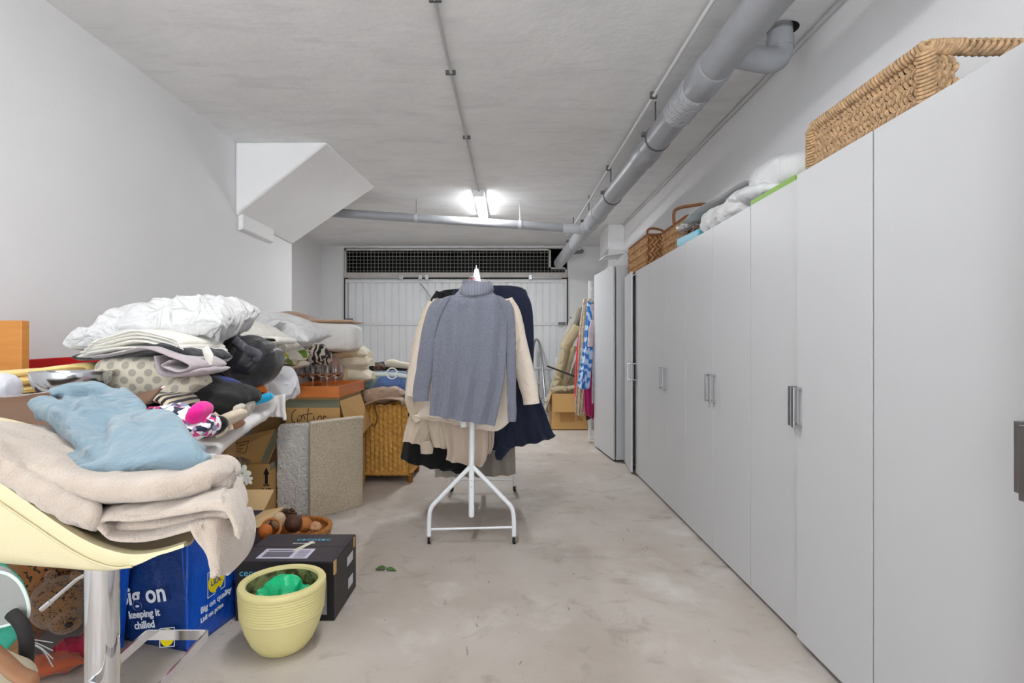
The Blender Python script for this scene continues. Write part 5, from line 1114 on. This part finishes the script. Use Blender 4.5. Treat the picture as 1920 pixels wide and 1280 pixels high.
for i in range(len(c1)):
    for k in range(nn_ + 1):
        u = k / nn_; p = P(c1[i].x + (c2[i].x - c1[i].x) * u, c1[i].y + (c2[i].y - c1[i].y) * u, .93 + .16 * u ** 2); p.y += .012 * sin(u * 8 + i * .12) + .01 * u * i / len(c1); V.append(p)
for i in range(len(c1) - 1):
    for k in range(nn_): Fc.append((i * (nn_ + 1) + k, i * (nn_ + 1) + k + 1, (i + 1) * (nn_ + 1) + k + 1, (i + 1) * (nn_ + 1) + k))
mk('hanging_corner', (V, Fc), flc, bt, solid=.016, sub=1)

# pale blue sweatshirt: body + arms melted into one cloth
swb = M('pale_blue_jersey', (126, 149, 162), .9, bump=(420, .0008, 2), sheen=.3, wrinkle=(7, .035))
ss = thing('sweatshirt', 'pale blue sweatshirt lying crumpled on the taupe fleece blanket', 'sweatshirt', P(240, 880, 1.2))
def ZY(py): return .985 + max(0, 905 - py) * .0026
def sh(path, fl=.6, sd=0, wr=.01, lift=.0):
    lift += .012
    C = cr([Vector(q) for q in path], 6); g = tube([P(q.x, q.y, ZY(q.y)) + Vector((0, 0, lift)) for q in C], [q.z / 2 * ZY(q.y) / F for q in C], 22, True, fl)
    return [v + Vector((0, -.4, 1)).normalized() * (wr * (ridged(Vector(v) * 3 + Vector((sd, 0, 0)), 3) - .5)) for v in g[0]], g[1]
def patch(A, B, C, D, th, sd, wr=.014, nu=44, nv=34, ws=6, drop=.09):
    """cushiony cloth area between four image-plane corners lying on the heap"""
    V = []; Fc = []
    A, B, C, D = [P(a, b, ZY(b)) for a, b in (A, B, C, D)]
    for side in (0, 1):
        for j in range(nv + 1):
            for i in range(nu + 1):
                u, v = i / nu, j / nv; p = A.lerp(B, u).lerp(D.lerp(C, u), v); e = max(0, 1 - abs(2 * u - 1) ** 6) * max(0, 1 - abs(2 * v - 1) ** 5)
                w = ridged(Vector((p.x * 1.0 + sd, p.y * .7 + p.x * .5, 0)), ws) - .45
                p = p + Vector((0, -.15, 1)) * ((th * e ** .5 + wr * w * e) if side == 0 else -drop * e ** .5); V.append(p)
    n_ = nu + 1; q_ = n_ * (nv + 1)
    for s_ in (0, 1):
        for j in range(nv):
            for i in range(nu):
                f = [s_ * q_ + j * n_ + i, s_ * q_ + j * n_ + i + 1, s_ * q_ + (j + 1) * n_ + i + 1, s_ * q_ + (j + 1) * n_ + i]; Fc.append(tuple(f if s_ == 0 else f[::-1]))
    for i in range(nu): Fc += [(i, q_ + i, q_ + i + 1, i + 1), (q_ - 1 - i, 2 * q_ - 1 - i, 2 * q_ - 2 - i, q_ - 2 - i)]
    for j in range(nv): Fc += [(j * n_, (j + 1) * n_, q_ + (j + 1) * n_, q_ + j * n_), (j * n_ + nu, q_ + j * n_ + nu, q_ + (j + 1) * n_ + nu, (j + 1) * n_ + nu)]
    return V, Fc
g = [
 patch((200, 896), (392, 872), (330, 790), (196, 800), .045, 11, .034),
 patch((150, 830), (300, 812), (262, 760), (112, 752), .042, 14, .045, ws=8),
 sh([(78, 770, 44), (110, 790, 54), (140, 820, 50), (168, 850, 46), (200, 880, 40)], .8, 1, .02, .008),
 sh([(94, 758, 24), (130, 750, 30), (180, 750, 32), (226, 764, 32), (262, 784, 26)], .9, 2, .02, .012),
 sh([(150, 772, 22), (190, 778, 26), (226, 792, 28), (262, 806, 20)], .9, 12, .01, .016),
 sh([(120, 775, 30), (160, 788, 34), (210, 800, 34), (236, 806, 24)], .6, 8, .012, .012),
 sh([(126, 862, 22), (132, 876, 30), (156, 888, 32), (192, 888, 34)], .6, 4, .008),
 sh([(196, 876, 34), (214, 884, 44), (262, 882, 46), (320, 874, 44), (370, 868, 34), (394, 868, 18)], .7, 5, .008),
 sh([(196, 806, 40), (172, 826, 40), (172, 850, 44), (188, 872, 44)], .6, 6, .012, .006),
 sh([(212, 792, 24), (250, 804, 26), (300, 822, 26), (336, 842, 22), (380, 862, 16)], .9, 9, .01, .014),
 sh([(196, 850, 20), (240, 846, 22), (290, 852, 22), (340, 866, 16)], .7, 19, .01, .014),
]
mk('sweatshirt_body', J(*g), swb, ss, remesh=.005, sm=3)
mk('cuff', J(*[tube([P(66 + i * 5.0, 752 - i * .6, ZY(752)), P(66 + i * 5, 772 - i * .2, ZY(775)) + Vector((0, 0, .006)), P(72 + i * 5, 786, ZY(786))], .0062, 8) for i in range(9)]), swb, ss, remesh=.004, sm=2)
mk('collar_rib', tube(cr([P(232, 782, ZY(782)), P(262, 797, ZY(797)), P(298, 806, ZY(806)), P(330, 806, ZY(806))], 6), .007, 8), swb, ss)

# ================================================================ WHITE SHEETED TABLE UNDER THE CLOTHES
shm = M('sheet_white', (224, 220, 218), .85, wrinkle=(10, .01), bump=(300, .0006)); woodl = M('table_wood', (176, 140, 98), .6, pat=('wood', 5, (150, 112, 74)))
tb = thing('laundry_table', 'long low table spread with a white sheet beneath the clothes heap', 'table', (-1.7, 2.4, 0))
def tz(y): return .90 + max(0, (y - 1.75)) * .085
e0 = [(-1.0, 1.80), (-1.03, 1.92), (-1.10, 2.15), (-1.15, 2.45), (-1.19, 2.75), (-1.24, 2.92), (-1.36, 3.0)]
edge_ = cr([(x, y, 0) for x, y in e0], 6); V = []; Fc = []; nA = 30; mm = len(edge_)
sag = lambda i: -.018 * sin(pi * i / (mm - 1))
for i, e in enumerate(edge_):
    zz_ = tz(e.y) + sag(i)
    V.append((-2.45, e.y, zz_)); V.append((e.x - .3, e.y, zz_)); V.append((e.x - .03, e.y, zz_ + .004)); V.append((e.x, e.y, zz_ - .006)); 
    dr_ = .05 + .05 * max(0, (i / (mm - 1) - .55)) + (.012 * sin(i * 2.1) if i > mm * .55 else 0)
    V.append((e.x + .006 * sin(i * 2.3) * (i > mm * .5), e.y, zz_ - dr_)); V.append((e.x - .04, e.y, zz_ - dr_ - .004))
    V.append((-2.45, e.y, zz_ - .035))
for i in range(mm - 1):
    for k in range(7): Fc.append((i * 7 + k, i * 7 + (k + 1) % 7, (i + 1) * 7 + (k + 1) % 7, (i + 1) * 7 + k))
Fc += [tuple(range(6, -1, -1)), tuple(range((mm - 1) * 7, mm * 7))]
mk('sheet', (V, Fc), shm, tb, sub=1)
mk('sheet_drape', J(*[sleeve([(500 + i * 8, 746 - i * 2, 9), (503 + i * 7, 765, 10), (505 + i * 7.5, 782 + (i == 4) * 6, 8)], 2.92 + .01 * (i % 2), .7, i, .003, 10) for i in range(5)]), shm, tb, remesh=.007, sm=3)
for x_, y_ in ((-2.4, 1.7), (-1.62, 1.75), (-2.4, 2.9), (-1.62, 2.88)): mk('leg', box(x_ - .025, x_ + .025, y_ - .025, y_ + .025, 0, tz(y_) - .06), woodl, tb, smooth=False, bev=.004)
mk('apron', J(box(-2.42, -1.6, 1.73, 1.75, .80, .86), box(-2.42, -1.6, 2.87, 2.89, .86, .94)), woodl, tb, smooth=False)

# second stool with wavy chrome rim behind the blanket
brl = M('brown_leather_seat', (112, 84, 66), .55)
s2 = thing('lounge_stool', 'brown stool back with a wavy chrome rim behind the blue sweatshirt', 'stool', (-1.35, 1.75, 0))
rim = cr([P(-60, 744, 1.72), P(0, 745, 1.72), P(50, 741, 1.74), (P(100, 735, 1.76)), P(152, 722, 1.80), P(180, 732, 1.8), P(212, 738, 1.8), P(250, 740, 1.8), P(278, 735, 1.82), P(306, 725, 1.86)], 6)
mk('chrome_rim', tube(rim, .0085, 10, ry=.6), chrome, s2)
V = []; Fc = []
for i, r_ in enumerate(rim):
    for k in range(6): V.append(r_ + Vector((0, -.012 * k - .002, -.035 * k * (1 - .8 * i / len(rim)))))
for i in range(len(rim) - 1):
    for k in range(5): Fc.append((i * 6 + k, i * 6 + k + 1, (i + 1) * 6 + k + 1, (i + 1) * 6 + k))
mk('back_shell', (V, Fc), brl, s2, solid=.012)
mk('column', tube([(-1.80, 1.72, .0), (-1.80, 1.72, 1.02)], .028, 20), chrome, s2); mk('base_disc', lathe([(.0001, 0), (.19, 0), (.19, .008), (.0001, .02)], (-1.80, 1.72, .0005), 36), chrome, s2)

# ---- things toward the left wall
ow = M('orange_veneer', (206, 140, 70), .5, pat=('wood', 4, (192, 124, 56), (1, 1, 10)))
solo('wood_board', box(-2.55, PX(48, 2.45), 2.43, 2.47, .975, PZ(601, 2.45)), ow, 'orange veneered wooden board standing at the left frame edge', 'board', smooth=False, bev=.003)
solo('red_box', prism([P(45, 674, 2.75), P(192, 665, 2.75), P(200, 695, 2.75), (PX(200, 2.75), 2.75, .995), (PX(45, 2.75), 2.75, .995)], (0, .25, 0)), M('red_card', (186, 14, 20), .5), 'flat red box lying behind the metal bowl and yellow cloth', 'box', smooth=False, bev=.006)
yel = cloth('yellow_cotton', (238, 212, 138), 260)
solo('yellow_cloth', folded(P(100, 747, 2.28), .42, .30, 4, .034, (.0, -.10, .1), seed=4), yel, 'folded pale yellow cloth behind the polished metal bowl', 'cloth', auto=0)
solo('yellow_cloth', slabpath(cr([P(10, 740, 2.2), P(30, 722, 2.22), P(80, 712, 2.25), P(130, 702, 2.28), P(166, 696, 2.3), P(188, 704, 2.3)], 6), .03, .26, seed=6, wr=.01), yel, 'top pale yellow cloth rising behind the metal bowl', 'cloth', auto=0)
solo('white_bundle', lump(P(2, 732, 1.98), (.09, .14, .12), n=2.3, wr=.01, res=14), cloth('white_lilac', (222, 222, 232), 260), 'small white cloth bundle at the left edge beside the yellow cloth', 'cloth')
st_m = metal('polished_steel', (200, 202, 206), .16); bw = P(136, 738, 2.0); bw.z = PZ(742, 2.0)
solo('metal_bowl', lathe([(.0001, .0), (.07, 0), (.10, .015), (.118, .05), (.124, .085), (.122, .092), (.108, .092), (.102, .085), (.095, .045), (.07, .018), (.0001, .012)], bw, 48), st_m, 'polished thick-rimmed metal bowl in front of the yellow cloth', 'bowl')
solo('grey_book', bx((bw.x - .02, 2.03, (bw.z + .93) / 2), (.30, .24, bw.z - .934)), M('dark_stack', (90, 74, 64), .7), 'brown box under the metal bowl', 'box', smooth=False, bev=.004)

# ---- heap of clothes. each item its own
def fold(px_, py_, Z, w, d, n, t, mat, label, cat, name, sd=0, rt=(0, 0, 0), **k):
    """px,py = middle of its bottom edge"""
    return solo(name, folded(P(px_, py_, Z), w, d, n, t, rt, sd, **k), mat, label, cat, auto=0)
stripe = cloth('striped_navy', (26, 26, 40), 260, pat=('stripes', 14, (222, 208, 178)), wrinkle=(10, .002))
navyc = cloth('navy_cotton', (34, 38, 66), 240); green = cloth('dark_green', (52, 82, 62), 260); magenta = cloth('magenta_cloth', (176, 60, 84), 240); graycl = cloth('grey_jersey', (110, 112, 118), 240)
fold(262, 800, 2.1, .30, .30, 3, .022, graycl, 'flat grey folded jersey at the bottom of the heap', 'jersey', 'folded_jersey', 1)
fold(266, 782, 2.08, .30, .30, 2, .020, magenta, 'rose red folded cloth showing below the chrome rim', 'cloth', 'folded_cloth', 2)
fold(285, 770, 2.10, .26, .3, 3, .020, navyc, 'dark navy folded trousers under the striped cloth', 'trousers', 'folded_trousers', 3)
solo('striped_shirt', slabpath(cr([P(272, 762, 1.98), P(300, 744, 2.0), P(330, 745, 2.0), P(350, 762, 1.98), P(346, 772, 1.98)], 6), .03, .22, seed=4, wr=.004), stripe, 'navy and cream striped shirt folded in front of the spotted cushion', 'shirt', auto=0)
solo('green_shirt', slabpath(cr([P(300, 740, 2.06), P(330, 738, 2.08), P(360, 745, 2.08), P(374, 752, 2.08)], 6), .02, .26, seed=5, wr=.004), green, 'thin dark green folded shirt above the striped shirt', 'shirt', auto=0)
dots = cloth('spotted_cream', (232, 224, 204), 300, pat=('dots', 25, (190, 182, 166)), wrinkle=(6, .012))
solo('spotted_cushion', lump(P(290, 704, 2.26), (.335, .34, .165), (0, -.04, .1), n=4.5, wr=.014, ws=5, seed=6, res=26), dots, 'cream cushion with grey spots in the middle of the heap', 'cushion')
solo('spotted_pillowcase', lump(P(340, 728, 2.12), (.20, .2, .075), (0, -.35, .1), n=2.6, wr=.018, ws=9, seed=7, res=20), dots, 'limp cream spotted pillowcase in front of the spotted cushion', 'pillowcase')
solo('white_cover', lump(P(385, 735, 2.35), (.22, .3, .11), (0, .1, 0), n=2.4, wr=.02, ws=9, seed=17, res=18), cloth('offwhite_cotton', (214, 212, 202), 260), 'crumpled off-white cover behind the spotted pillowcase', 'cover')
lil = cloth('lilac_grey', (172, 160, 164), 260, sheen=.4)
t = thing('lilac_trousers', 'lilac grey satin trousers rolled up over the spotted cushion', 'trousers', P(360, 690, 2.1))
mk('folded_legs', slabpath(cr([P(214, 668, 2.18), P(260, 660, 2.16), P(308, 652, 2.12), P(350, 664, 2.08), P(392, 682, 2.06), P(372, 694, 2.05), P(345, 684, 2.05), P(352, 676, 2.05)], 6), .014, .26, seed=8, wr=.006), lil, t, auto=0)
mk('rolled_waist', slabpath(cr([P(322, 668, 2.07), P(330, 698, 2.05), P(366, 700, 2.04), P(404, 692, 2.04)], 6), .018, .2, seed=9, wr=.006), lil, t, auto=0)
dkf = cloth('dark_folded', (28, 28, 34), 240)
solo('black_shirt', slabpath(cr([P(190, 668, 2.3), P(260, 664, 2.24), P(330, 650, 2.2), P(372, 656, 2.18), P(396, 668, 2.18)], 6), .032, .3, seed=10, wr=.004), dkf, 'thin black folded shirt beneath the white folded linens', 'shirt', auto=0)
lin_w = cloth('white_linen', (222, 219, 210), 300)
for i, (a, b, c_, th_, sd) in enumerate(((662, 655, 668, .018, 20), (655, 646, 662, .017, 21), (650, 639, 655, .016, 22), (644, 633, 648, .016, 23), (638, 628, 641, .014, 24))):
    solo('folded_linen', slabpath(cr([P(206 + i * 6, a + 4, 2.18), P(228 + i * 5, a - 3, 2.2), P(300, b - 6, 2.22), P(350, b + 2, 2.22), P(394 - i * 4, c_, 2.2), P(392 - i * 4, c_ + 8, 2.2)], 6), th_, .32, seed=sd, wr=.005), lin_w,
         ['lowest', 'second lowest', 'middle', 'second highest', 'topmost'][i] + ' of the white folded linens under the large pillow', 'linen', 'white folded linens under the large pillow', auto=0)
solo('white_glove', sleeve([(384, 652, 14), (392, 668, 16), (392, 684, 12)], 2.05, .7, 4, .004), lin_w, 'white linen strap hanging at the end of the linen stack', 'strap')
pw = M('pillow_white', (208, 208, 208), .85, wrinkle=(9, .04), bump=(300, .0008), sheen=.3); pw2 = M('pillow_ivory', (210, 207, 198), .85, wrinkle=(9, .03), sheen=.3)
solo('large_pillow', pillow(P(322, 611, 2.42), .62, .46, .22, (R(10), R(-8), R(4)), 3, .055, 72, pinch=.05, pw=.36), pw, 'large plump white pillow crowning the clothes heap by the left wall', 'pillow', auto=0)
# floral and black things lower right of heap
flor = cloth('floral_print', (236, 236, 240), 240, pat=('cells', 60, (40, 46, 70), (236, 236, 240), (214, 40, 130), (236, 236, 240), (150, 160, 190)), wrinkle=(14, .012))
solo('floral_blouse', lump(P(338, 790, 1.88), (.24, .24, .11), (0, .15, 0), n=2.2, wr=.03, ws=9, seed=30, res=24), flor, 'white blouse with dark and pink floral print at the near end of the heap', 'blouse')
solo('hot_pink_cap', lump(P(374, 774, 1.86), (.05, .12, .075), (0, .4, 0), n=2.6, wr=.006, res=14), cloth('hot_pink', (240, 24, 150), 240), 'hot pink cloth poking out of the floral blouse', 'cloth')
solo('black_jumper', J(lump(P(420, 742, 2.22), (.26, .3, .10), (0, .1, 0), n=2.3, wr=.02, seed=31, res=18), lump(P(384, 728, 2.2), (.14, .2, .09), (0, 0, 0), n=2.2, wr=.015, seed=32, res=14), lump(P(400, 756, 2.15), (.2, .2, .09), (0, .1, 0), n=2.2, wr=.015, seed=33, res=14)), blk, 'crumpled matt black jumper in front of the shiny black jacket', 'jumper', remesh=.008, sm=3)
solo('black_sock', lump(P(396, 802, 1.95), (.13, .1, .07), (0, -.5, 0), n=2.2, wr=.01, seed=34, res=14), blk, 'small black garment lying on the white sheet by the floral blouse', 'garment')
solo('royal_blue_scarf', lump(P(412, 717, 2.35), (.17, .16, .05), (0, .1, 0), n=2.2, wr=.01, seed=35, res=14), cloth('royal_blue', (24, 48, 130), 240), 'royal blue scarf squeezed between white cover and black jumper', 'scarf')
cb2 = cloth('beige_canvas', (208, 192, 172), 300)
t = thing('canvas_bag', 'limp beige canvas bag straps and body lying on the white sheet', 'bag', P(425, 795, 2.1))
mk('bag_body', lump(P(424, 788, 2.12), (.15, .16, .05), (0, -.5, 0), n=2.2, wr=.012, seed=36, res=14), cb2, t)
mk('strap', sleeve([(398, 776, 13), (412, 792, 15), (420, 806, 14), (404, 816, 12)], 2.0, .5, 2), cb2, t)
mk('strap', sleeve([(408, 782, 12), (428, 796, 13), (434, 806, 11)], 2.08, .5, 3), cb2, t)
solo('brown_suede_piece', lump(P(438, 794, 2.16), (.08, .1, .04), n=2.2, wr=.006, res=12), M('brown_leather', (158, 112, 80), .5), 'brown leather scrap beneath the silvery sequin cloth', 'leather scrap')
solo('sequin_top', J(lump(P(440, 766, 2.2), (.13, .16, .09), (0, -.5, 0), n=2.2, wr=.02, ws=12, seed=37, res=18), lump(P(424, 784, 2.16), (.11, .12, .06), (0, .2, 0), n=2.2, wr=.012, seed=38, res=14)), M('sequin_ivory', (224, 216, 204), .35, bump=(200, .006, 2), metal=.15, wrinkle=(14, .02)), 'ivory sequinned top sparkling beside the black jumper', 'top', remesh=.007, sm=2)
t = thing('black_jacket', 'shiny black padded jacket bulging out between the pillow and the tray', 'jacket', P(458, 700, 2.62))
puff = M('black_satin', (24, 24, 28), .38, wrinkle=(6, .012), sheen=.1)
def ruffled(c, s, rt, k, sd):
    g = lump(c, s, rt, n=2.3, wr=.008, ws=3, seed=sd, res=40, dirn=(1, 1, 1)); V = []
    for v in g[0]:
        d = v - Vector(c); r_ = (d.x * .9 - d.z * .5); V.append(v + d.normalized() * (.0035 * sin(r_ * k * .75 + noise.noise(v * 5) * 1.5)))
    return V, g[1]
mk('jacket_body', ruffled(P(474, 676, 2.62), (.26, .36, .23), (0, .55, 0), 130, 40), puff, t)
mk('jacket_back', lump(P(425, 665, 2.66), (.24, .4, .20), (0, .35, 0), n=2.4, wr=.03, ws=5, seed=41, res=24), puff, t)
mk('lapel', sleeve([(440, 636, 16), (462, 656, 20), (484, 664, 16), (478, 676, 12)], 2.46, .5, 6), M('grey_lining', (72, 70, 78), .5, wrinkle=(9, .02)), t)
mk('lower_sleeve', sleeve([(400, 690, 50), (430, 712, 52), (452, 722, 30)], 2.6, .8, 7), puff, t)
solo('orange_scarf', sleeve([(455, 718, 12), (470, 724, 22), (490, 731, 20), (500, 735, 8)], 2.62, .8, 8), cloth('orange_silk', (222, 112, 26), 200), 'orange silk scarf under the black jacket', 'scarf')
solo('maroon_scarf', sleeve([(455, 730, 8), (472, 738, 16), (496, 741, 10)], 2.6, .8, 9), cloth('maroon', (120, 20, 24), 200), 'dark maroon scarf between the orange and cyan ones', 'scarf')
solo('cyan_scarf', sleeve([(466, 757, 10), (484, 750, 15), (502, 744, 16), (511, 740, 9)], 2.58, .8, 10), cloth('cyan_cotton', (28, 166, 216), 200, pat=('noise', 60, (60, 180, 225))), 'bright cyan scarf lying at the edge of the white sheet', 'scarf')
solo('crimson_scarf', sleeve([(462, 708, 8), (478, 714, 12), (492, 722, 8)], 2.7, .8, 11), cloth('crimson', (150, 22, 52), 200), 'thin crimson scarf directly below the black jacket', 'scarf')
solo('white_frill', sleeve([(440, 720, 10), (452, 730, 13), (458, 738, 8)], 2.45, .8, 12), lin_w, 'white frill between the black jumper and the orange scarf', 'frill')

# ================================================================ FARTHER HEAP BEHIND THE TRAY
bt2 = thing('trestle_table', 'trestle table hidden under the bedding behind the orange tray', 'table', (-2.0, 4.9, 0))
mk('tabletop', box(-2.55, -1.80, 3.55, 5.45, .86, .89), woodl, bt2, smooth=False)
for x_, y_ in ((-2.5, 3.6), (-1.83, 3.6), (-2.5, 5.4), (-1.83, 5.4)): mk('leg', box(x_ - .02, x_ + .02, y_ - .02, y_ + .02, 0, .86), woodl, bt2, smooth=False)
sw_ = cloth('white_sheet', (232, 233, 238), 300, wrinkle=(8, .03))
solo('white_sheet', J(lump(P(505, 722, 3.7), (.36, .40, .27), (0, .1, 0), n=2.4, wr=.06, ws=5, seed=50, res=30)), sw_, 'rumpled white sheet between the black jacket and the wine glasses', 'sheet', remesh=.01, sm=2)
solo('white_duvet', lump(P(540, 702, 5.1), (.44, .36, .24), (0, .1, 0), n=2.4, wr=.06, ws=5, seed=51, res=26), sw_, 'white duvet lump seen through the left wine glasses', 'duvet')
mt = thing('bed_base', 'low divan bed base carrying the far bedding behind the tray', 'bed', (-1.8, 5.9, 0))
mk('divan', box(-2.5, PX(690, 5.3), 5.62, 6.4, .12, .80), M('divan_cloth', (150, 140, 128), .9), mt, smooth=False, bev=.02)
for x_, y_ in ((-2.4, 5.7), (-1.5, 5.7), (-2.4, 6.3), (-1.5, 6.3)): mk('foot', cyl((x_, y_, .06), .03, .12), dk, mt)
ivory = cloth('ivory_cotton', (228, 218, 196), 240); prt = cloth('grey_leopard', (150, 142, 134), 240, pat=('voro', 30, (56, 50, 50))); zeb = cloth('zebra_print', (206, 196, 180), 240, pat=('zebra', 7, (40, 36, 36)))
def fold2(px_, py_, Z, w, n, t, mat, label, sd): return solo('folded_fabric', folded(P(px_, py_, Z), w, .4, n, t, (0, 0, .1), sd), mat, label, 'fabric', auto=0)
ZP = 4.4
solo('bedding_box', box(-2.5, -1.80, 4.28, 4.9, .895, PZ(690, 4.3)), M('bedding_box', (198, 196, 194), .9), 'pale box beneath the folded fabrics left of the wine glasses', 'box', smooth=False, bev=.01)
fold2(528, 690, ZP, .30, 3, .030, ivory, 'ivory folded fabric, lowest under the grey leopard print', 61)
fold2(530, 670, ZP, .32, 3, .022, cloth('sand', (198, 184, 158), 240), 'sand coloured folded fabric in the middle of the printed stack', 62)
fold2(532, 655, ZP, .30, 3, .034, prt, 'grey leopard print folded fabric at the top of the printed stack', 63)
lem = cloth('lemon_floral', (238, 234, 214), 240, pat=('cells', 16, (206, 200, 40), (240, 238, 224), (128, 164, 60), (240, 236, 210)), wrinkle=(10, .02))
solo('floral_cushion', J(lump(P(549, 660, 4.15), (.11, .2, .18), (0, -.2, 0), n=2, wr=.03, ws=7, seed=64, res=18), lump(P(562, 662, 4.15), (.16, .2, .12), (0, .6, 0), n=2, wr=.03, ws=7, seed=65, res=18)), lem, 'yellow and green floral cushion standing behind the wine glasses', 'cushion', remesh=.009, sm=2)
solo('zebra_throw', J(lump(P(592, 668, 4.95), (.30, .4, .24), (0, -.2, 0), n=2.4, wr=.03, ws=7, seed=66, res=22), lump(P(580, 690, 4.95), (.26, .3, .2), (0, .1, 0), n=2.4, wr=.03, ws=7, seed=67, res=18)), zeb, 'black and cream zebra print throw bunched behind the wine glasses', 'throw', remesh=.012, sm=2)
vel = M('brown_velvet', (168, 134, 120), .75, sheen=.6, wrinkle=(8, .03), var=(6, .3))
solo('velvet_cushion', lump(P(616, 694, 5.12), (.34, .36, .34), (0, .3, 0), n=2.2, wr=.03, ws=5, seed=68, res=22), vel, 'rosy brown velvet cushion behind the rightmost wine glasses', 'cushion')
solo('velvet_cushion', lump(P(638, 683, 5.3), (.16, .36, .42), (0, .15, 0), n=2.4, wr=.02, ws=5, seed=69, res=18), M('brown_velvet_dark', (112, 80, 62), .8, sheen=.5), 'darker brown cushion edge behind the rosy velvet one', 'cushion')
pk = M('padded_white', (224, 223, 220), .6, wrinkle=(5, .02))
solo('mattress_pack', lump(P(618, 632, 5.1), (.56, .46, .255), (0, R(1), .08), n=7, wr=.012, ws=4, seed=70, res=26), pk, 'boxy white packed mattress topper on top of the far bedding', 'mattress topper')
for i, (a, b, Z, w, h_, rx, lb) in enumerate(((668, 655, 5.3, .42, .11, .1, 'cream tasselled cushion directly under the white mattress pack'), (672, 676, 5.3, .40, .13, -.05, 'middle cream tasselled cushion of the far pile'), (674, 700, 5.35, .44, .12, .05, 'lowest cream tasselled cushion of the far pile'))):
    t = thing('tasselled_cushion', lb, 'cushion', P(a, b + 12, Z), 'cream tasselled cushions')
    mk('cushion_body', pillow(P(a - 14, b, Z), w, .4, h_ + .05, (0, rx + .12, .1), 70 + i, .012, 26, pw=.4), ivory, t, auto=0)
    e = P(a + 26, b + (i == 0) * 6, Z - .1)
    mk('tassel', J(*[tube([e + Vector((.004 * k - .01, 0, .01)), e + Vector((.009 * k - .02, .0, -.05))], .004, 5) for k in range(6)]), ivory, t)
solo('cream_throw', J(lump(P(650, 664, 5.25), (.30, .4, .09), (0, -.2, 0), n=3, wr=.02, seed=80, res=18), lump(P(650, 705, 5.3), (.12, .36, .3), (0, 0, 0), n=3, wr=.02, seed=81, res=18)), cloth('throw_sand', (214, 192, 156), 200), 'sand coloured fringed throw beside the brown velvet cushion', 'throw', remesh=.012, sm=2)
solo('white_pillow', pillow(P(528, 616, 3.9), .58, .46, .2, (R(6), R(14), 0), 9, .03, 36, pinch=.1), pw, 'creased white pillow with a care tag behind the large pillow', 'pillow', auto=0)
solo('white_pillow', pillow(P(470, 632, 3.3), .44, .46, .18, (R(6), R(20), 0), 11, .03, 34, pinch=.1), pw2, 'ivory pillow wedged below the right end of the large pillow', 'pillow', auto=0)
solo('care_label', quad(P(512, 612, 3.66), P(524, 603, 3.66), P(537, 606, 3.66), P(526, 616, 3.66), .002), M('label_grey2', (150, 150, 150), .6), 'grey rectangular care label on the creased white pillow', 'label', smooth=False)
fold2(470, 645, 3.1, .36, 2, .022, lin_w, 'white folded cloth sticking out below the ivory pillow', 84)
solo('brown_cushion', pillow(P(550, 598, 4.9), .40, .4, .13, (R(4), R(8), 0), 13, .008, 28, pinch=.12), cloth('brown_satin', (160, 122, 92), 200, rough=.6), 'brown satin cushion on top of the far white pillow', 'cushion', auto=0)
solo('brown_cushion', pillow(P(628, 604, 5.15), .46, .4, .05, (0, 0, 0), 14, .006, 24), cloth('brown_satin2', (178, 142, 110), 200), 'thin brown cushion edge lying on the white mattress pack', 'cushion', auto=0)
# clear bag with blue bedding
t = thing('bedding_bag', 'clear zipped plastic bag of blue and aqua bedding behind the leather bag', 'bag', P(715, 745, 5.35))
mk('bag_film', lump(P(712, 716, 5.6), (.62, .42, .22), (0, -.02, 0), n=4, wr=.02, ws=8, seed=90, res=22), M('clear_film2', (226, 240, 248), .12, trans=.85, ior=1.1, wrinkle=(10, .03)), t)
mk('blue_bedding', lump(P(736, 720, 5.6), (.34, .34, .16), n=3, wr=.02, seed=91, res=16), cloth('bedding_blue', (70, 122, 206), 200), t)
mk('aqua_bedding', lump(P(686, 716, 5.6), (.24, .34, .17), n=3, wr=.02, seed=92, res=16), cloth('bedding_aqua', (164, 214, 218), 200, pat=('noise', 14, (224, 220, 130))), t)
mk('zip_edge', sleeve([(665, 700, 8), (700, 702, 8), (735, 702, 8), (766, 706, 8)], 5.4, .8, 3), M('white_piping', (220, 232, 228), .6), t)
solo('blue_cloth', lump(P(752, 742, 5.9), (.28, .3, .26), n=3, wr=.02, seed=93, res=16), cloth('bedding_blue2', (88, 132, 190), 200), 'folded blue cloth below the clear bedding bag beside the rack', 'cloth')
fb = thing('storage_crate', 'dark low crate supporting the bedding bag near the garage door', 'crate', (-1.5, 6.1, 0))
mk('crate_body', box(-1.38, PX(775, 5.9), 5.7, 6.4, .001, PZ(764, 5.9)), M('dark_card', (70, 62, 56), .8), fb, smooth=False, bev=.01)
solo('dark_backpack', lump(P(728, 690, 6.6), (.46, .4, .14), n=2.4, wr=.03, seed=94, res=16), blk, 'dark rucksack lying behind the clear bedding bag', 'rucksack')
solo('brown_fur_hat', lump(P(712, 690, 6.4), (.14, .2, .10), n=2, wr=.03, ws=14, seed=95, res=14), cloth('brown_fur', (92, 66, 46), 150), 'brown furry hat on the dark rucksack', 'hat')
solo('white_rolled_towel', sleeve([(722, 683, 10), (735, 681, 16), (752, 684, 12), (770, 686, 11)], 6.4, .9, 4), ivory, 'rolled white towel lying on the dark rucksack', 'towel')
solo('white_hoop', tube([P(735, 700, 5.35) + Vector((cos(a) * .052, 0, sin(a) * .052)) for a in [2 * pi * q / 36 for q in range(36)]], .007, 8, closed=True), hang_w, 'white plastic hoop standing on the clear bedding bag', 'hoop')
solo('black_box', box(-1.28, -1.0, 6.5, 6.95, .001, PZ(697, 6.6)), M('dark_card', (70, 62, 56), .8), 'tall dark carton under the rucksack near the garage door', 'box', smooth=False, bev=.01)
for o in bpy.data.objects:
    if '_org' in o: del o['_org']
